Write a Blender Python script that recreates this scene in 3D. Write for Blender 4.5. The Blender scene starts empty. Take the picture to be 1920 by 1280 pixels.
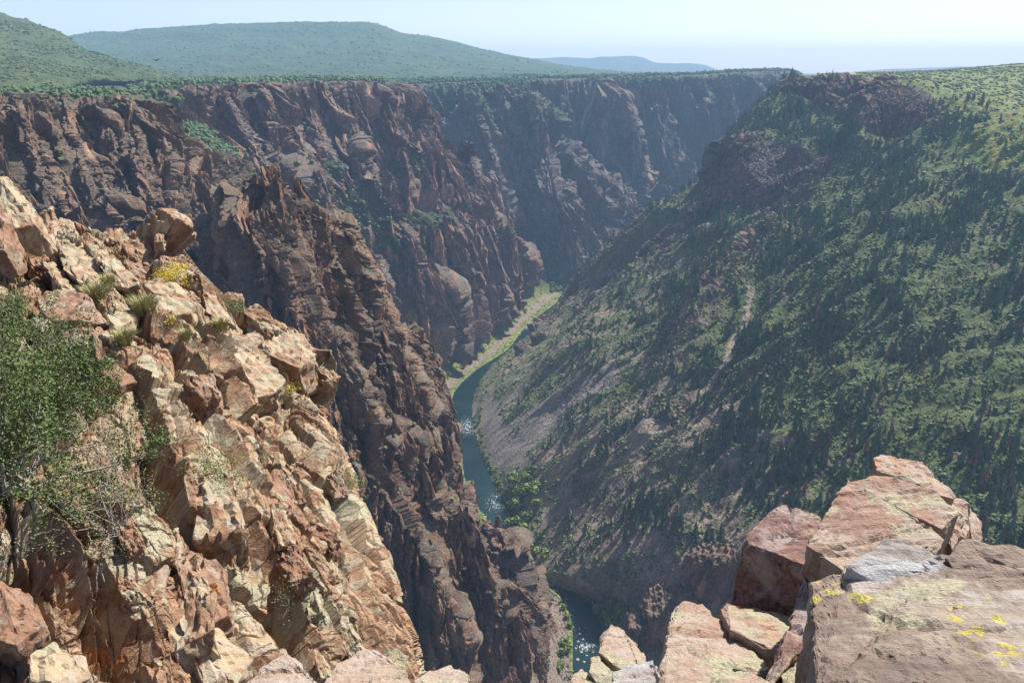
import bpy, bmesh, math, random
import numpy as np
from mathutils import Vector, Matrix
random.seed(7)
RS = np.random.RandomState(11)
f32 = np.float32
SC = bpy.context.scene
COL = SC.collection

# ------------------------------------------------------------------ camera
FPX, CX, CY = 1440.0, 960.0, 640.0            # focal length in pixels of a 1920 px wide picture
PITCH = math.atan((640-135)/FPX)
SP, CP = math.sin(PITCH), math.cos(PITCH)
RIVER = -550.0
cam_d = bpy.data.cameras.new('camera'); cam = bpy.data.objects.new('camera', cam_d); COL.objects.link(cam)
cam_d.sensor_width = 36.0; cam_d.lens = FPX/1920*36.0
cam_d.clip_start = 0.1; cam_d.clip_end = 120000
cam.location = (0, 0, 0); cam.rotation_euler = (math.pi/2-PITCH, 0, 0)
SC.camera = cam

def un(px, py, Y):
    """world point at forward distance Y on the sight line of a picture point"""
    px = np.asarray(px, float); py = np.asarray(py, float); Y = np.asarray(Y, float)
    v = (CY-py)/FPX; dy = CP+v*SP; dz = -SP+v*CP; dx = (px-CX)/FPX
    t = Y/dy
    return np.stack([dx*t, Y+0*t, dz*t], -1)
def unz(px, py, z):
    v = (CY-py)/FPX; dy = CP+v*SP; dz = -SP+v*CP; dx = (px-CX)/FPX
    t = z/dz
    return np.array([dx*t, dy*t, z])
def Yz(px, py, z): return unz(px, py, z)[1]
def proj(P):
    x, y, z = P[..., 0], P[..., 1], P[..., 2]
    d = y*CP-z*SP; u = y*SP+z*CP
    return CX+FPX*x/d, CY-FPX*u/d

# ------------------------------------------------------------------ noise
def hsh(ix, iy, iz, seed):
    h = (ix.astype(np.uint32)*np.uint32(374761393)) ^ (iy.astype(np.uint32)*np.uint32(668265263)) ^ (iz.astype(np.uint32)*np.uint32(2147483647)) ^ np.uint32((seed*2654435761) & 0xffffffff)
    h ^= h >> np.uint32(15); h *= np.uint32(2246822519); h ^= h >> np.uint32(13); h *= np.uint32(3266489917); h ^= h >> np.uint32(16)
    return h
def fl(h, sh=0): return ((h >> np.uint32(sh)) & np.uint32(1023)).astype(f32)/f32(1023)
def noise(p, seed=0):
    p = p.astype(f32); i = np.floor(p); f = p-i; i = i.astype(np.int64)
    w = f*f*f*(f*(f*6-15)+10)
    r = np.zeros(p.shape[:-1], f32)
    for dx in (0, 1):
        wx = w[..., 0] if dx else 1-w[..., 0]
        for dy in (0, 1):
            wy = w[..., 1] if dy else 1-w[..., 1]
            for dz in (0, 1):
                wz = w[..., 2] if dz else 1-w[..., 2]
                h = hsh(i[..., 0]+dx, i[..., 1]+dy, i[..., 2]+dz, seed)
                g = (fl(h)*2-1)*(f[..., 0]-dx)+(fl(h, 10)*2-1)*(f[..., 1]-dy)+(fl(h, 20)*2-1)*(f[..., 2]-dz)
                r += wx*wy*wz*g
    return r*1.6
def fbm(p, oct=4, seed=0, gain=.5, ridged=False):
    r = 0; a = 1.0; s = 0
    for o in range(oct):
        n = noise(p*(2.03**o)+o*17.3, seed+o)
        if ridged: n = 1-2*np.abs(n)*1.3
        r = r+a*n; s += a; a *= gain
    return r/s
def cells(q, seed=0):
    q = q.astype(f32); b = np.floor(q-.5).astype(np.int64)
    n = q.shape[:-1]
    d1 = np.full(n, 9., f32); d2 = np.full(n, 9., f32); hid = np.zeros(n, np.uint32); off = np.zeros(q.shape, f32)
    for dx in (0, 1):
        for dy in (0, 1):
            for dz in (0, 1):
                cx, cy, cz = b[..., 0]+dx, b[..., 1]+dy, b[..., 2]+dz
                h = hsh(cx, cy, cz, seed)
                ox = q[..., 0]-(cx+.15+.7*fl(h)); oy = q[..., 1]-(cy+.15+.7*fl(h, 10)); oz = q[..., 2]-(cz+.15+.7*fl(h, 20))
                d = ox*ox+oy*oy+oz*oz
                m = d < d1
                d2 = np.where(m, d1, np.minimum(d2, d)); d1 = np.where(m, d, d1)
                hid = np.where(m, h, hid)
                off[..., 0] = np.where(m, ox, off[..., 0]); off[..., 1] = np.where(m, oy, off[..., 1]); off[..., 2] = np.where(m, oz, off[..., 2])
    return hid, off, np.sqrt(d1), np.sqrt(d2)
def frame(d, a=(0, 0, 1)):
    d = np.array(d, float); d /= np.linalg.norm(d)
    a = np.array(a, float)
    if abs(d@a) > .95: a = np.array((0, 1., 0))
    e1 = np.cross(a, d); e1 /= np.linalg.norm(e1); e2 = np.cross(d, e1)
    return np.stack([e1, e2, d])          # rows: e1, e2, d
def facets(P, size, fr, stretch, seed, tilt=.8, step=1.0, crack=.25, warp=.25, tz=1.0):
    """blocky, jointed relief: every cell is a plane of its own height and tilt, long along fr[2]"""
    q = (P@fr.T)/size
    q = q/np.array(stretch)
    w = noise(q*1.3+5, seed+50)
    w2 = noise(q*1.3+25, seed+51)
    q = q+np.stack([w, w2, w*.6], -1)*warp
    hid, off, d1, d2 = cells(q, seed)
    h2 = hid*np.uint32(2654435761); h2 ^= h2 >> np.uint32(16)
    g = np.stack([fl(h2)*2-1, fl(h2, 10)*2-1, fl(h2, 20)*2-1], -1)
    g[..., 2] *= tz
    H = (fl(hid, 5)-.5)*step+(off*g).sum(-1)*tilt
    H = H-crack*np.clip(1-(d2-d1)*5, 0, 1)
    return (H*size).astype(f32), fl(h2, 7)

# ------------------------------------------------------------------ meshes
def smoothmesh(me, flag): me.polygons.foreach_set('use_smooth', np.full(len(me.polygons), flag))
def attr(me, name, a):
    at = me.attributes.new(name, 'FLOAT', 'POINT'); at.data.foreach_set('value', np.ascontiguousarray(a, f32).ravel())
def raw_mesh(name, V, Fq, nside, smooth=False, attrs=None):
    me = bpy.data.meshes.new(name); V = np.ascontiguousarray(V, f32).reshape(-1, 3); Fq = np.ascontiguousarray(Fq, np.int32).reshape(-1, nside)
    me.vertices.add(len(V)); me.vertices.foreach_set('co', V.ravel())
    me.loops.add(Fq.size); me.loops.foreach_set('vertex_index', Fq.ravel())
    me.polygons.add(len(Fq)); me.polygons.foreach_set('loop_start', np.arange(0, Fq.size, nside, dtype=np.int32))
    smoothmesh(me, smooth)
    for k, a in (attrs or {}).items(): attr(me, k, a)
    me.update(calc_edges=True)
    return me
def grid_mesh(name, P, attrs=None, smooth=False):
    nv, nu = P.shape[:2]
    i = np.arange(nv*nu).reshape(nv, nu)
    Fq = np.stack([i[:-1, :-1], i[:-1, 1:], i[1:, 1:], i[1:, :-1]], -1)
    return raw_mesh(name, P, Fq, 4, smooth, attrs)
def link(name, me, mat=None, parent=None, loc=None, **props):
    o = bpy.data.objects.new(name, me); COL.objects.link(o)
    if mat: me.materials.append(mat)
    if parent: o.parent = parent
    if loc is not None: o.location = loc
    for k, v in props.items(): o[k] = v
    return o
def empty(name, loc, label, cat, group=None):
    o = bpy.data.objects.new(name, None); COL.objects.link(o); o.location = loc; o['label'] = label; o['category'] = cat
    if group: o['group'] = group
    return o

def crom(A, n, t=None):
    """Catmull-Rom along axis 0 of A, n samples (or positions t in knots)"""
    m = len(A); t = np.linspace(0, m-1, n) if t is None else np.asarray(t, float)
    i = np.clip(np.floor(t).astype(int), 0, m-2); f = (t-i).reshape(-1, *([1]*(A.ndim-1)))
    p0 = A[np.clip(i-1, 0, m-1)]; p1 = A[i]; p2 = A[i+1]; p3 = A[np.clip(i+2, 0, m-1)]
    m1 = (p2-p0)*.5*.8; m2 = (p3-p1)*.5*.8
    return (2*f**3-3*f**2+1)*p1+(f**3-2*f**2+f)*m1+(-2*f**3+3*f**2)*p2+(f**3-f**2)*m2
def cumt(A, n, focus=None):
    """sample positions with even spacing of the mean picture-space length"""
    d = np.sqrt(((A[1:, ..., :2]-A[:-1, ..., :2])**2).sum(-1)); d = d.reshape(len(d), -1).mean(1)
    if focus is not None: d = d*np.array(focus)
    c = np.r_[0, np.cumsum(d)]
    return np.interp(np.linspace(0, c[-1], n), c, np.arange(len(c)))
def net_surface(net, nu, nv, fu=None, fv=None):
    """net[col][row] = (px,py,Y) -> world grid [v,u,3]"""
    A = np.array(net, float); A[..., 2] = np.log(A[..., 2])
    A = A.transpose(1, 0, 2)                                # rows first
    tv = cumt(A, nv, fv); B = crom(A, nv, tv)
    Bt = B.transpose(1, 0, 2); tu = cumt(A.transpose(1, 0, 2), nu, fu); G = crom(Bt, nu, tu).transpose(1, 0, 2)
    return un(G[..., 0], G[..., 1], np.exp(G[..., 2])), tu, tv
def normals(P, flip=True):
    du = np.gradient(P, axis=1); dv = np.gradient(P, axis=0)
    n = np.cross(du, dv); n /= np.linalg.norm(n, axis=-1, keepdims=True)+1e-9
    if flip and ((n*-P).sum(-1)).mean() < 0: n = -n
    return n
def blur(a, k):
    for _ in range(k):
        a = a.copy()
        a[1:-1] = (a[:-2]+2*a[1:-1]+a[2:])*.25
        a[:, 1:-1] = (a[:, :-2]+2*a[:, 1:-1]+a[:, 2:])*.25
    return a
def seg_dist(P, line):
    """distance to a world polyline, parameter 0..1 along it, signed side (x,y plane)"""
    line = np.asarray(line, float); best = np.full(P.shape[:-1], 1e9); par = np.zeros_like(best); side = np.zeros_like(best)
    n = len(line)-1
    for k in range(n):
        a, b = line[k], line[k+1]; ab = b-a
        t = np.clip(((P-a)@ab)/(ab@ab), 0, 1)
        c = a+t[..., None]*ab; d = np.linalg.norm(P-c, axis=-1)
        m = d < best
        best = np.where(m, d, best); par = np.where(m, (k+t)/n, par)
        s = np.sign(ab[0]*(P[..., 1]-a[1])-ab[1]*(P[..., 0]-a[0])); side = np.where(m, s, side)
    return best, par, side
def onsurf(P, pts):
    """world points of a surface grid nearest to picture points"""
    X, Yp = proj(P); out = []
    for (a, b) in pts:
        d = (X-a)**2+(Yp-b)**2; k = np.unravel_index(np.argmin(d), d.shape); out.append(P[k])
    return np.array(out)
def sstep(a, b, x): t = np.clip((x-a)/(b-a), 0, 1); return t*t*(3-2*t)
def inpoly(X, Y, poly):
    """inside test with plan coordinates"""
    r = np.zeros(X.shape, bool); n = len(poly)
    for i in range(n):
        x1, y1 = poly[i]; x2, y2 = poly[(i+1) % n]
        if y1 == y2: continue
        c = ((y1 > Y) != (y2 > Y)) & (X < (x2-x1)*(Y-y1)/(y2-y1)+x1); r ^= c
    return r
# ------------------------------------------------------------------ materials
class NT:
    def __init__(s, name):
        s.m = bpy.data.materials.new(name); s.m.use_nodes = True; s.t = s.m.node_tree; s.t.nodes.clear()
        s.out = s.t.nodes.new('ShaderNodeOutputMaterial'); s.b = s.t.nodes.new('ShaderNodeBsdfPrincipled')
        s.t.links.new(s.b.outputs[0], s.out.inputs[0]); s.co = s.t.nodes.new('ShaderNodeNewGeometry').outputs['Position']
        s.tc = s.t.nodes.new('ShaderNodeTexCoord').outputs['Object']
        s.b.inputs['Specular IOR Level'].default_value = .3
    def n(s, typ, **kw):
        x = s.t.nodes.new(typ)
        for k, v in kw.items(): setattr(x, k, v)
        return x
    def set(s, sock, v):
        if isinstance(v, bpy.types.NodeSocket): s.t.links.new(v, sock)
        elif v is not None: sock.default_value = v
    def noise(s, vec, scale, detail=4, rough=.55, dist=0):
        x = s.n('ShaderNodeTexNoise'); s.set(x.inputs['Vector'], vec); x.inputs['Scale'].default_value = scale; x.inputs['Detail'].default_value = detail; x.inputs['Roughness'].default_value = rough; x.inputs['Distortion'].default_value = dist
        return x.outputs['Fac']
    def voro(s, vec, scale, feature='F1', out='Distance', rand=1):
        x = s.n('ShaderNodeTexVoronoi', feature=feature); s.set(x.inputs['Vector'], vec); x.inputs['Scale'].default_value = scale; x.inputs['Randomness'].default_value = rand
        return x.outputs[out]
    def map(s, vec, scale=(1, 1, 1), rot=(0, 0, 0), loc=(0, 0, 0)):
        x = s.n('ShaderNodeMapping'); s.set(x.inputs['Vector'], vec); x.inputs['Scale'].default_value = scale; x.inputs['Rotation'].default_value = rot; x.inputs['Location'].default_value = loc
        return x.outputs[0]
    def ramp(s, fac, lo, hi, a=0., b=1.):
        x = s.n('ShaderNodeMapRange', interpolation_type='SMOOTHSTEP'); s.set(x.inputs[0], fac)
        for i, v in zip((1, 2, 3, 4), (lo, hi, a, b)): x.inputs[i].default_value = v
        return x.outputs[0]
    def mix(s, fac, a, b, mode='MIX'):
        x = s.n('ShaderNodeMix', data_type='RGBA', blend_type=mode)
        s.set(x.inputs[0], fac)
        s.set(x.inputs[6], (*a, 1) if isinstance(a, tuple) else a); s.set(x.inputs[7], (*b, 1) if isinstance(b, tuple) else b)
        return x.outputs[2]
    def math(s, op, a, b=None):
        x = s.n('ShaderNodeMath', operation=op); s.set(x.inputs[0], a); s.set(x.inputs[1], b)
        return x.outputs[0]
    def attr(s, name): x = s.n('ShaderNodeAttribute', attribute_name=name); return x.outputs['Fac']
    def nz(s):
        g = s.n('ShaderNodeNewGeometry'); x = s.n('ShaderNodeSeparateXYZ'); s.t.links.new(g.outputs['Normal'], x.inputs[0]); return x.outputs['Z']
    def tnz(s):
        g = s.n('ShaderNodeNewGeometry'); x = s.n('ShaderNodeSeparateXYZ'); s.t.links.new(g.outputs['True Normal'], x.inputs[0]); return x.outputs['Z']
    def bump(s, h, strength, dist, prev=None):
        x = s.n('ShaderNodeBump'); x.inputs['Strength'].default_value = strength; x.inputs['Distance'].default_value = dist; s.set(x.inputs['Height'], h)
        if prev: s.t.links.new(prev, x.inputs['Normal'])
        return x.outputs[0]
    def fin(s, col, rough=.9, normal=None):
        s.set(s.b.inputs['Base Color'], (*col, 1) if isinstance(col, tuple) else col); s.set(s.b.inputs['Roughness'], rough)
        if normal: s.t.links.new(normal, s.b.inputs['Normal'])
        return s.m

def cliff_mat(name, scale, c_dark, c_mid, c_light, c_grey, c_green, green=.5, rot=(0, 0, 0), greylo=.2, greyhi=.75):
    """scale = metres of the broad colour patches"""
    k = NT(name); P = k.co
    st = k.map(P, (1, 1, .16), rot)
    a = k.noise(st, 1/scale, 6, .62); b = k.noise(st, 3.3/scale, 5, .65); c = k.noise(P, .35/scale, 4, .5)
    col = k.mix(k.ramp(a, .38, .62), c_dark, c_mid)
    cell = k.attr('cell')
    col = k.mix(k.ramp(k.math('ADD', k.math('MULTIPLY', cell, .6), k.math('MULTIPLY', b, .7)), .62, .95), col, c_light)
    gz = k.ramp(k.nz(), greylo, greyhi)
    gr = k.math('MULTIPLY', gz, k.ramp(k.noise(P, 2.2/scale, 5, .6), .3, .6))
    col = k.mix(gr, col, c_grey)
    fine = k.math('ADD', k.math('MULTIPLY', k.noise(k.map(P, (1, 1, .3), rot), 22/scale, 6, .75), .6), k.math('MULTIPLY', k.noise(P, 14/scale, 6, .75), .4))
    col = k.mix(.75, col, k.mix(k.ramp(fine, .38, .62), (.38, .36, .35), (1.4, 1.4, 1.38)), 'MULTIPLY')
    g2 = k.math('MULTIPLY', k.ramp(k.math('ADD', k.attr('green'), k.math('MULTIPLY', k.noise(P, 6/scale, 4, .6), .6)), .55, .8), k.ramp(k.nz(), .1, .45))
    g2 = k.math('MULTIPLY', g2, green)
    col = k.mix(g2, col, k.mix(k.ramp(k.noise(P, 9/scale, 3), .35, .65), c_green, tuple(x*1.7 for x in c_green)))
    bn = k.bump(k.math('ADD', k.noise(st, 9/scale, 5, .7), k.math('MULTIPLY', k.noise(P, 30/scale, 4, .7), .5)), .9, scale*.09)
    return k.fin(col, .95, bn)

M = {}
M['cliff_near'] = cliff_mat('rock_brown_cliff', 26, (.10, .06, .042), (.225, .13, .082), (.44, .255, .15), (.18, .15, .115), (.055, .065, .028), .8, greylo=.25)
M['cliff_spur'] = cliff_mat('rock_dark_spur', 18, (.10, .056, .038), (.225, .12, .074), (.42, .225, .125), (.18, .148, .11), (.05, .058, .026), .6, greylo=.3)
M['cliff_mid'] = cliff_mat('rock_fluted_wall', 42, (.12, .07, .053), (.26, .145, .10), (.50, .28, .17), (.17, .15, .125), (.04, .06, .03), 1)
M['cliff_far'] = cliff_mat('rock_far_wall', 60, (.10, .07, .058), (.18, .112, .088), (.36, .225, .16), (.15, .14, .12), (.04, .06, .03), 1)

def slope_mat():
    k = NT('brush_and_rock_slope'); P = k.co
    fall = k.map(P, (.35, 1, .35), (0, 0, math.radians(10)))
    a = k.noise(fall, 1/28, 6, .62); b = k.noise(fall, 1/9, 5, .65); f = k.noise(P, 1/2.0, 5, .7)
    rock = k.mix(k.ramp(b, .35, .65), (.19, .15, .112), (.35, .28, .21))
    rock = k.mix(k.math('MULTIPLY', k.attr('cell'), .7), rock, (.095, .078, .07))
    grn = k.mix(k.ramp(k.noise(P, 1/6, 4, .6), .35, .65), (.055, .08, .028), (.125, .145, .05))
    gm = k.ramp(k.math('ADD', k.math('ADD', k.attr('green'), k.math('MULTIPLY', a, .8)), k.math('MULTIPLY', b, .5)), .98, 1.25)
    col = k.mix(gm, rock, grn)
    mead = k.mix(k.ramp(k.noise(P, 1/22, 5, .6), .42, .6), (.10, .155, .03), (.21, .20, .05))
    col = k.mix(k.attr('meadow'), col, mead)
    scree = k.mix(k.ramp(f, .3, .7), (.14, .118, .10), (.27, .232, .20))
    col = k.mix(k.attr('scree'), col, scree)
    col = k.mix(k.attr('track'), col, (.30, .24, .19))
    col = k.mix(k.attr('bare'), col, k.mix(k.ramp(b, .4, .65), (.10, .065, .05), (.29, .20, .145)))
    col = k.mix(k.attr('crag'), col, k.mix(k.ramp(k.math('ADD', k.math('MULTIPLY', b, .6), k.math('MULTIPLY', k.attr('cell'), .4)), .35, .65), (.085, .052, .04), (.19, .12, .085)))
    col = k.mix(.6, col, k.mix(k.ramp(f, .3, .7), (.45, .45, .45), (1.4, 1.4, 1.4)), 'MULTIPLY')
    bn = k.bump(k.math('ADD', k.noise(P, 1/3, 5, .7), k.math('MULTIPLY', b, 1.2)), .8, 2.2)
    return k.fin(col, .95, bn)
M['slope'] = slope_mat()

def hill_mat(name, sc, c1, c2, c3, bare):
    k = NT(name); P = k.co
    a = k.noise(P, 1/sc, 5, .6); b = k.noise(P, 6/sc, 6, .65); c = k.noise(P, 30/sc, 4, .6)
    col = k.mix(k.ramp(a, .35, .65), c1, c2)
    col = k.mix(k.ramp(b, .45, .62), col, c3)
    col = k.mix(k.ramp(c, .56, .7), col, tuple(x*.4 for x in c1))
    col = k.mix(k.ramp(k.noise(P, 3/sc, 5, .7), .66, .74), col, bare)
    return k.fin(col, 1., k.bump(k.math('ADD', b, k.math('MULTIPLY', c, .6)), .8, sc*.04))
M['hill_near'] = hill_mat('brushy_hill_near', 260, (.045, .07, .022), (.06, .09, .03), (.08, .10, .038), (.26, .17, .11))
M['hill_far'] = hill_mat('brushy_hill_far', 900, (.035, .07, .026), (.05, .09, .03), (.06, .09, .035), (.10, .10, .055))
M['plain'] = hill_mat('distant_ground', 4000, (.07, .08, .04), (.09, .09, .05), (.10, .1, .06), (.2, .16, .12))

def bank_mat():
    k = NT('gravel_and_grass_bank'); P = k.co
    f = k.noise(P, 1/1.5, 5, .7); v = k.voro(P, 1/2.2)
    col = k.mix(k.ramp(f, .3, .7), (.13, .10, .08), (.25, .20, .16))
    col = k.mix(k.ramp(v, .1, .5), (1.1, 1.1, 1.1), col, 'MIX') if False else col
    g = k.mix(k.ramp(k.noise(P, 1/7, 4, .6), .4, .6), (.09, .12, .025), (.19, .20, .05))
    col = k.mix(k.ramp(k.math('ADD', k.attr('green'), k.math('MULTIPLY', k.noise(P, 1/10, 4), .7)), .62, .85), col, g)
    return k.fin(col, .95, k.bump(k.math('ADD', f, v), .7, .8))
M['bank'] = bank_mat()

def water_mat():
    k = NT('river_water'); P = k.co
    n = k.noise(P, 1/3, 5, .6); n2 = k.noise(P, 1/1.1, 4, .65)
    foam_glint = k.ramp(k.math('ADD', k.attr('foam_glint'), k.math('MULTIPLY', k.noise(k.map(P, (1, .5, 1)), 1/2.2, 7, .8), 1.0)), .98, 1.10)
    deep = k.mix(k.ramp(k.noise(P, 1/45, 3), .35, .65), (.004, .015, .015), (.008, .026, .023))
    col = k.mix(foam_glint, deep, (.5, .55, .55))  # pale flecks: white water, plus sun glitter painted into the colour
    m = k.fin(col, k.math('ADD', k.math('MULTIPLY', foam_glint, .6), .16), k.bump(k.math('ADD', n, k.math('MULTIPLY', n2, .4)), .5, .7))
    k.b.inputs['Specular IOR Level'].default_value = .3
    return m
M['water'] = water_mat()

def leaf_mat(name, c1, c2, sc=.5, rough=.75, trans=0, spec=.25):
    k = NT(name); P = k.co
    col = k.mix(k.ramp(k.noise(P, sc, 4, .6), .35, .65), c1, c2)
    o = k.n('ShaderNodeObjectInfo')
    col = k.mix(k.math('MULTIPLY', k.attr('tone'), .8), col, tuple(x*1.9 for x in c2))
    k.b.inputs['Specular IOR Level'].default_value = spec
    return k.fin(col, rough)
M['conifer'] = leaf_mat('conifer_needles', (.045, .072, .042), (.08, .115, .06), .12)
M['dead'] = leaf_mat('dead_conifer', (.10, .055, .042), (.17, .10, .08), .12)
M['scrub'] = leaf_mat('scrub_leaves', (.045, .07, .024), (.08, .105, .036), .1)
M['scrub_bright'] = leaf_mat('bright_shrub_leaves', (.075, .125, .02), (.15, .19, .04), .1)
M['juniper'] = leaf_mat('rim_tree_leaves', (.035, .065, .028), (.06, .10, .04), .05)
M['bark'] = leaf_mat('bark', (.10, .075, .055), (.16, .125, .10), 3)
M['oakleaf'] = leaf_mat('oak_leaves', (.048, .08, .02), (.09, .125, .032), 5, .6)
M['sageleaf'] = leaf_mat('grey_green_leaves', (.09, .11, .045), (.15, .17, .07), 6, .8)
M['twig'] = leaf_mat('grey_twigs', (.20, .17, .15), (.34, .30, .27), 4)
M['grass'] = leaf_mat('grass_blades', (.12, .135, .05), (.25, .23, .10), 3)
M['yellow'] = leaf_mat('yellow_flowers', (.55, .42, .02), (.62, .5, .04), 9)

def fore_mat(name, dist=1.0, tan=(.46, .36, .225), pink=(.38, .27, .17), brown=(.17, .088, .05), grey=(.26, .245, .215), lichen=(.42, .39, .26),
             band=None, lich=.5, vivid=0., varn=.5, strata=(1, 1, 1), srot=(0, 0, 0), cell=True, oc='P', yel=(.62, .50, .03)):
    """jointed foreground rock: tan fracture faces, red-brown varnish, lichens; dist scales the detail"""
    k = NT(name); P = k.co
    S = 1/dist
    a = k.noise(P, .55*S, 6, .6); b = k.noise(P, 2.2*S, 6, .65, .4); c = k.noise(P, 9*S, 6, .7); d = k.math('ADD', k.math('MULTIPLY', k.noise(P, 40*S, 5, .75), .6), k.math('MULTIPLY', k.noise(k.map(P, strata, srot), 70*S, 4, .75), .4))
    st = k.map(P, strata, srot); s = k.noise(st, 3.5*S, 6, .7)
    base = k.mix(k.ramp(a, .35, .65), tan, pink)
    base = k.mix(k.math('MULTIPLY', k.ramp(s, .45, .58), .7), base, grey)
    var = k.math('ADD', k.math('MULTIPLY', k.attr('cell') if cell else a, .75), k.math('MULTIPLY', b, .6))
    vm = k.ramp(var, 1.0-varn, 1.1-varn)
    base = k.mix(vm, base, k.mix(k.ramp(b, .35, .65), brown, tuple(x*1.7 for x in brown)))
    base = k.mix(k.math('MULTIPLY', k.ramp(c, .3, .7), .55), base, k.mix(k.ramp(s, .35, .65), tuple(x*.55 for x in pink), tuple(min(x*1.25, .6) for x in tan)))
    up = k.ramp(k.nz(), -.3, .6)
    l1 = k.math('MULTIPLY', k.ramp(k.math('ADD', k.noise(P, 1.3*S, 3, .5), k.math('MULTIPLY', c, .35)), .80-lich*.2, .88-lich*.2), k.math('ADD', k.math('MULTIPLY', up, .6), .3))
    base = k.mix(l1, base, k.mix(k.ramp(d, .35, .65), tuple(x*.6 for x in lichen), lichen))
    orange = k.math('MULTIPLY', .85, k.ramp(k.math('ADD', k.noise(k.map(P, (1, 1, 1), (0, 0, 0), (7, 3, 9)), 1.0*S, 3, .5), k.math('MULTIPLY', k.noise(P, 7*S, 5, .7), .5)), .96, 1.01))
    base = k.mix(orange, base, (.36, .15, .05))
    if vivid:
        reg = k.ramp(k.noise(k.map(P, (1, 1, 1), (0, 0, 0), (2, 8, 4)), .9*S, 2, .5), .74-vivid*.3, .80-vivid*.3)
        wob = k.n('ShaderNodeVectorMath', operation='ADD'); k.set(wob.inputs[0], P); ns = k.n('ShaderNodeTexNoise'); k.set(ns.inputs['Vector'], P); ns.inputs['Scale'].default_value = 26*S; ns.inputs['Detail'].default_value = 4
        sc_ = k.n('ShaderNodeVectorMath', operation='SCALE'); k.set(sc_.inputs[0], ns.outputs['Color']); sc_.inputs['Scale'].default_value = .05/S; k.set(wob.inputs[1], sc_.outputs[0])
        y = k.math('MULTIPLY', reg, k.ramp(k.voro(wob.outputs[0], 6*S), .42, .30))
        y = k.math('MULTIPLY', y, k.ramp(d, .36, .46))
        base = k.mix(k.math('MULTIPLY', y, .92), base, k.mix(k.ramp(d, .35, .65), tuple(x*.45 for x in yel), yel))
    base = k.mix(.6, base, k.mix(k.ramp(d, .25, .75), (.55, .55, .55), (1.3, 1.3, 1.3)), 'MULTIPLY')
    crack = k.voro(k.map(P, tuple(q*.9 for q in strata), srot), 1.6*S, 'DISTANCE_TO_EDGE')
    h = k.math('ADD', k.math('MULTIPLY', s, .8), k.math('ADD', k.math('MULTIPLY', c, .5), k.math('MULTIPLY', d, .16)))
    bn = k.bump(h, .9, .09*dist)
    k.b.inputs['Specular IOR Level'].default_value = .35
    return k.fin(base, k.ramp(b, .3, .7, .7, .9), bn)
SROT = (0, math.radians(35), 0)
M['outcrop'] = fore_mat('fractured_tan_bedrock', 1.3, lich=.38, vivid=.1, varn=.46, strata=(.35, 1, 1), srot=(0, math.radians(50), 0))
M['boulder'] = fore_mat('tan_boulder_rock', 1.0, varn=.34, lich=.32, strata=(.35, 1, 1), srot=(0, math.radians(50), 0), cell=False)
M['boulder_red'] = fore_mat('brown_boulder_rock', 1.0, (.35, .245, .17), (.29, .19, .13), varn=.44, lich=.2, strata=(.35, 1, 1), srot=(0, math.radians(50), 0), cell=False)
# ------------------------------------------------------------------ sky, sun, haze
SUN_AZ, SUN_EL = 47, 51
world = bpy.data.worlds.new('World'); SC.world = world; world.use_nodes = True
wt = world.node_tree; bg = wt.nodes['Background']; sky = wt.nodes.new('ShaderNodeTexSky'); sky.sky_type = 'NISHITA'; sky.sun_disc = False
sky.sun_elevation = math.radians(SUN_EL); sky.sun_rotation = math.radians(SUN_AZ); sky.altitude = 2000; sky.air_density = 1.0; sky.dust_density = 3.0; sky.ozone_density = 1.0
tint = wt.nodes.new('ShaderNodeMix'); tint.data_type = 'RGBA'; tint.blend_type = 'MULTIPLY'; tint.inputs[0].default_value = 1; tint.inputs[7].default_value = (1, .89, .90, 1)
wt.links.new(sky.outputs[0], tint.inputs[6]); wt.links.new(tint.outputs[2], bg.inputs[0]); bg.inputs[1].default_value = .105
sl = bpy.data.lights.new('sun', 'SUN'); sl.energy = 5.0; sl.angle = math.radians(.5); sl.color = (1, .945, .86)
so = bpy.data.objects.new('sun', sl); COL.objects.link(so)
sd = Vector((math.sin(math.radians(SUN_AZ))*math.cos(math.radians(SUN_EL)), math.cos(math.radians(SUN_AZ))*math.cos(math.radians(SUN_EL)), math.sin(math.radians(SUN_EL))))
so.rotation_euler = sd.to_track_quat('Z', 'Y').to_euler()
SC.view_settings.view_transform = 'Standard'; SC.view_settings.look = 'None'; SC.view_settings.exposure = 0.88; SC.view_settings.gamma = 1.0
SC.render.engine = 'CYCLES'
SC.cycles.max_bounces = 5; SC.cycles.diffuse_bounces = 3; SC.cycles.volume_bounces = 1

hm = bpy.data.materials.new('haze_air'); hm.use_nodes = True; ht = hm.node_tree; ht.nodes.clear()
ho = ht.nodes.new('ShaderNodeOutputMaterial'); pv = ht.nodes.new('ShaderNodeVolumePrincipled'); ht.links.new(pv.outputs[0], ho.inputs['Volume'])
pv.inputs['Color'].default_value = (.42, .67, .98, 1); pv.inputs['Density'].default_value = 8.0e-5; pv.inputs['Anisotropy'].default_value = .0
bm = bmesh.new(); bmesh.ops.create_cube(bm, size=1)
x0, x1, y0, y1, z0, z1 = -17000, 17000, -1500, 16500, RIVER-9, 420
for v in bm.verts: v.co = (x1 if v.co.x > 0 else x0, y1 if v.co.y > 0 else y0, z1 if v.co.z > 0 else z0)
me = bpy.data.meshes.new('haze'); bm.to_mesh(me); bm.free()
haze = link('haze', me, hm, kind='stuff')

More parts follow.
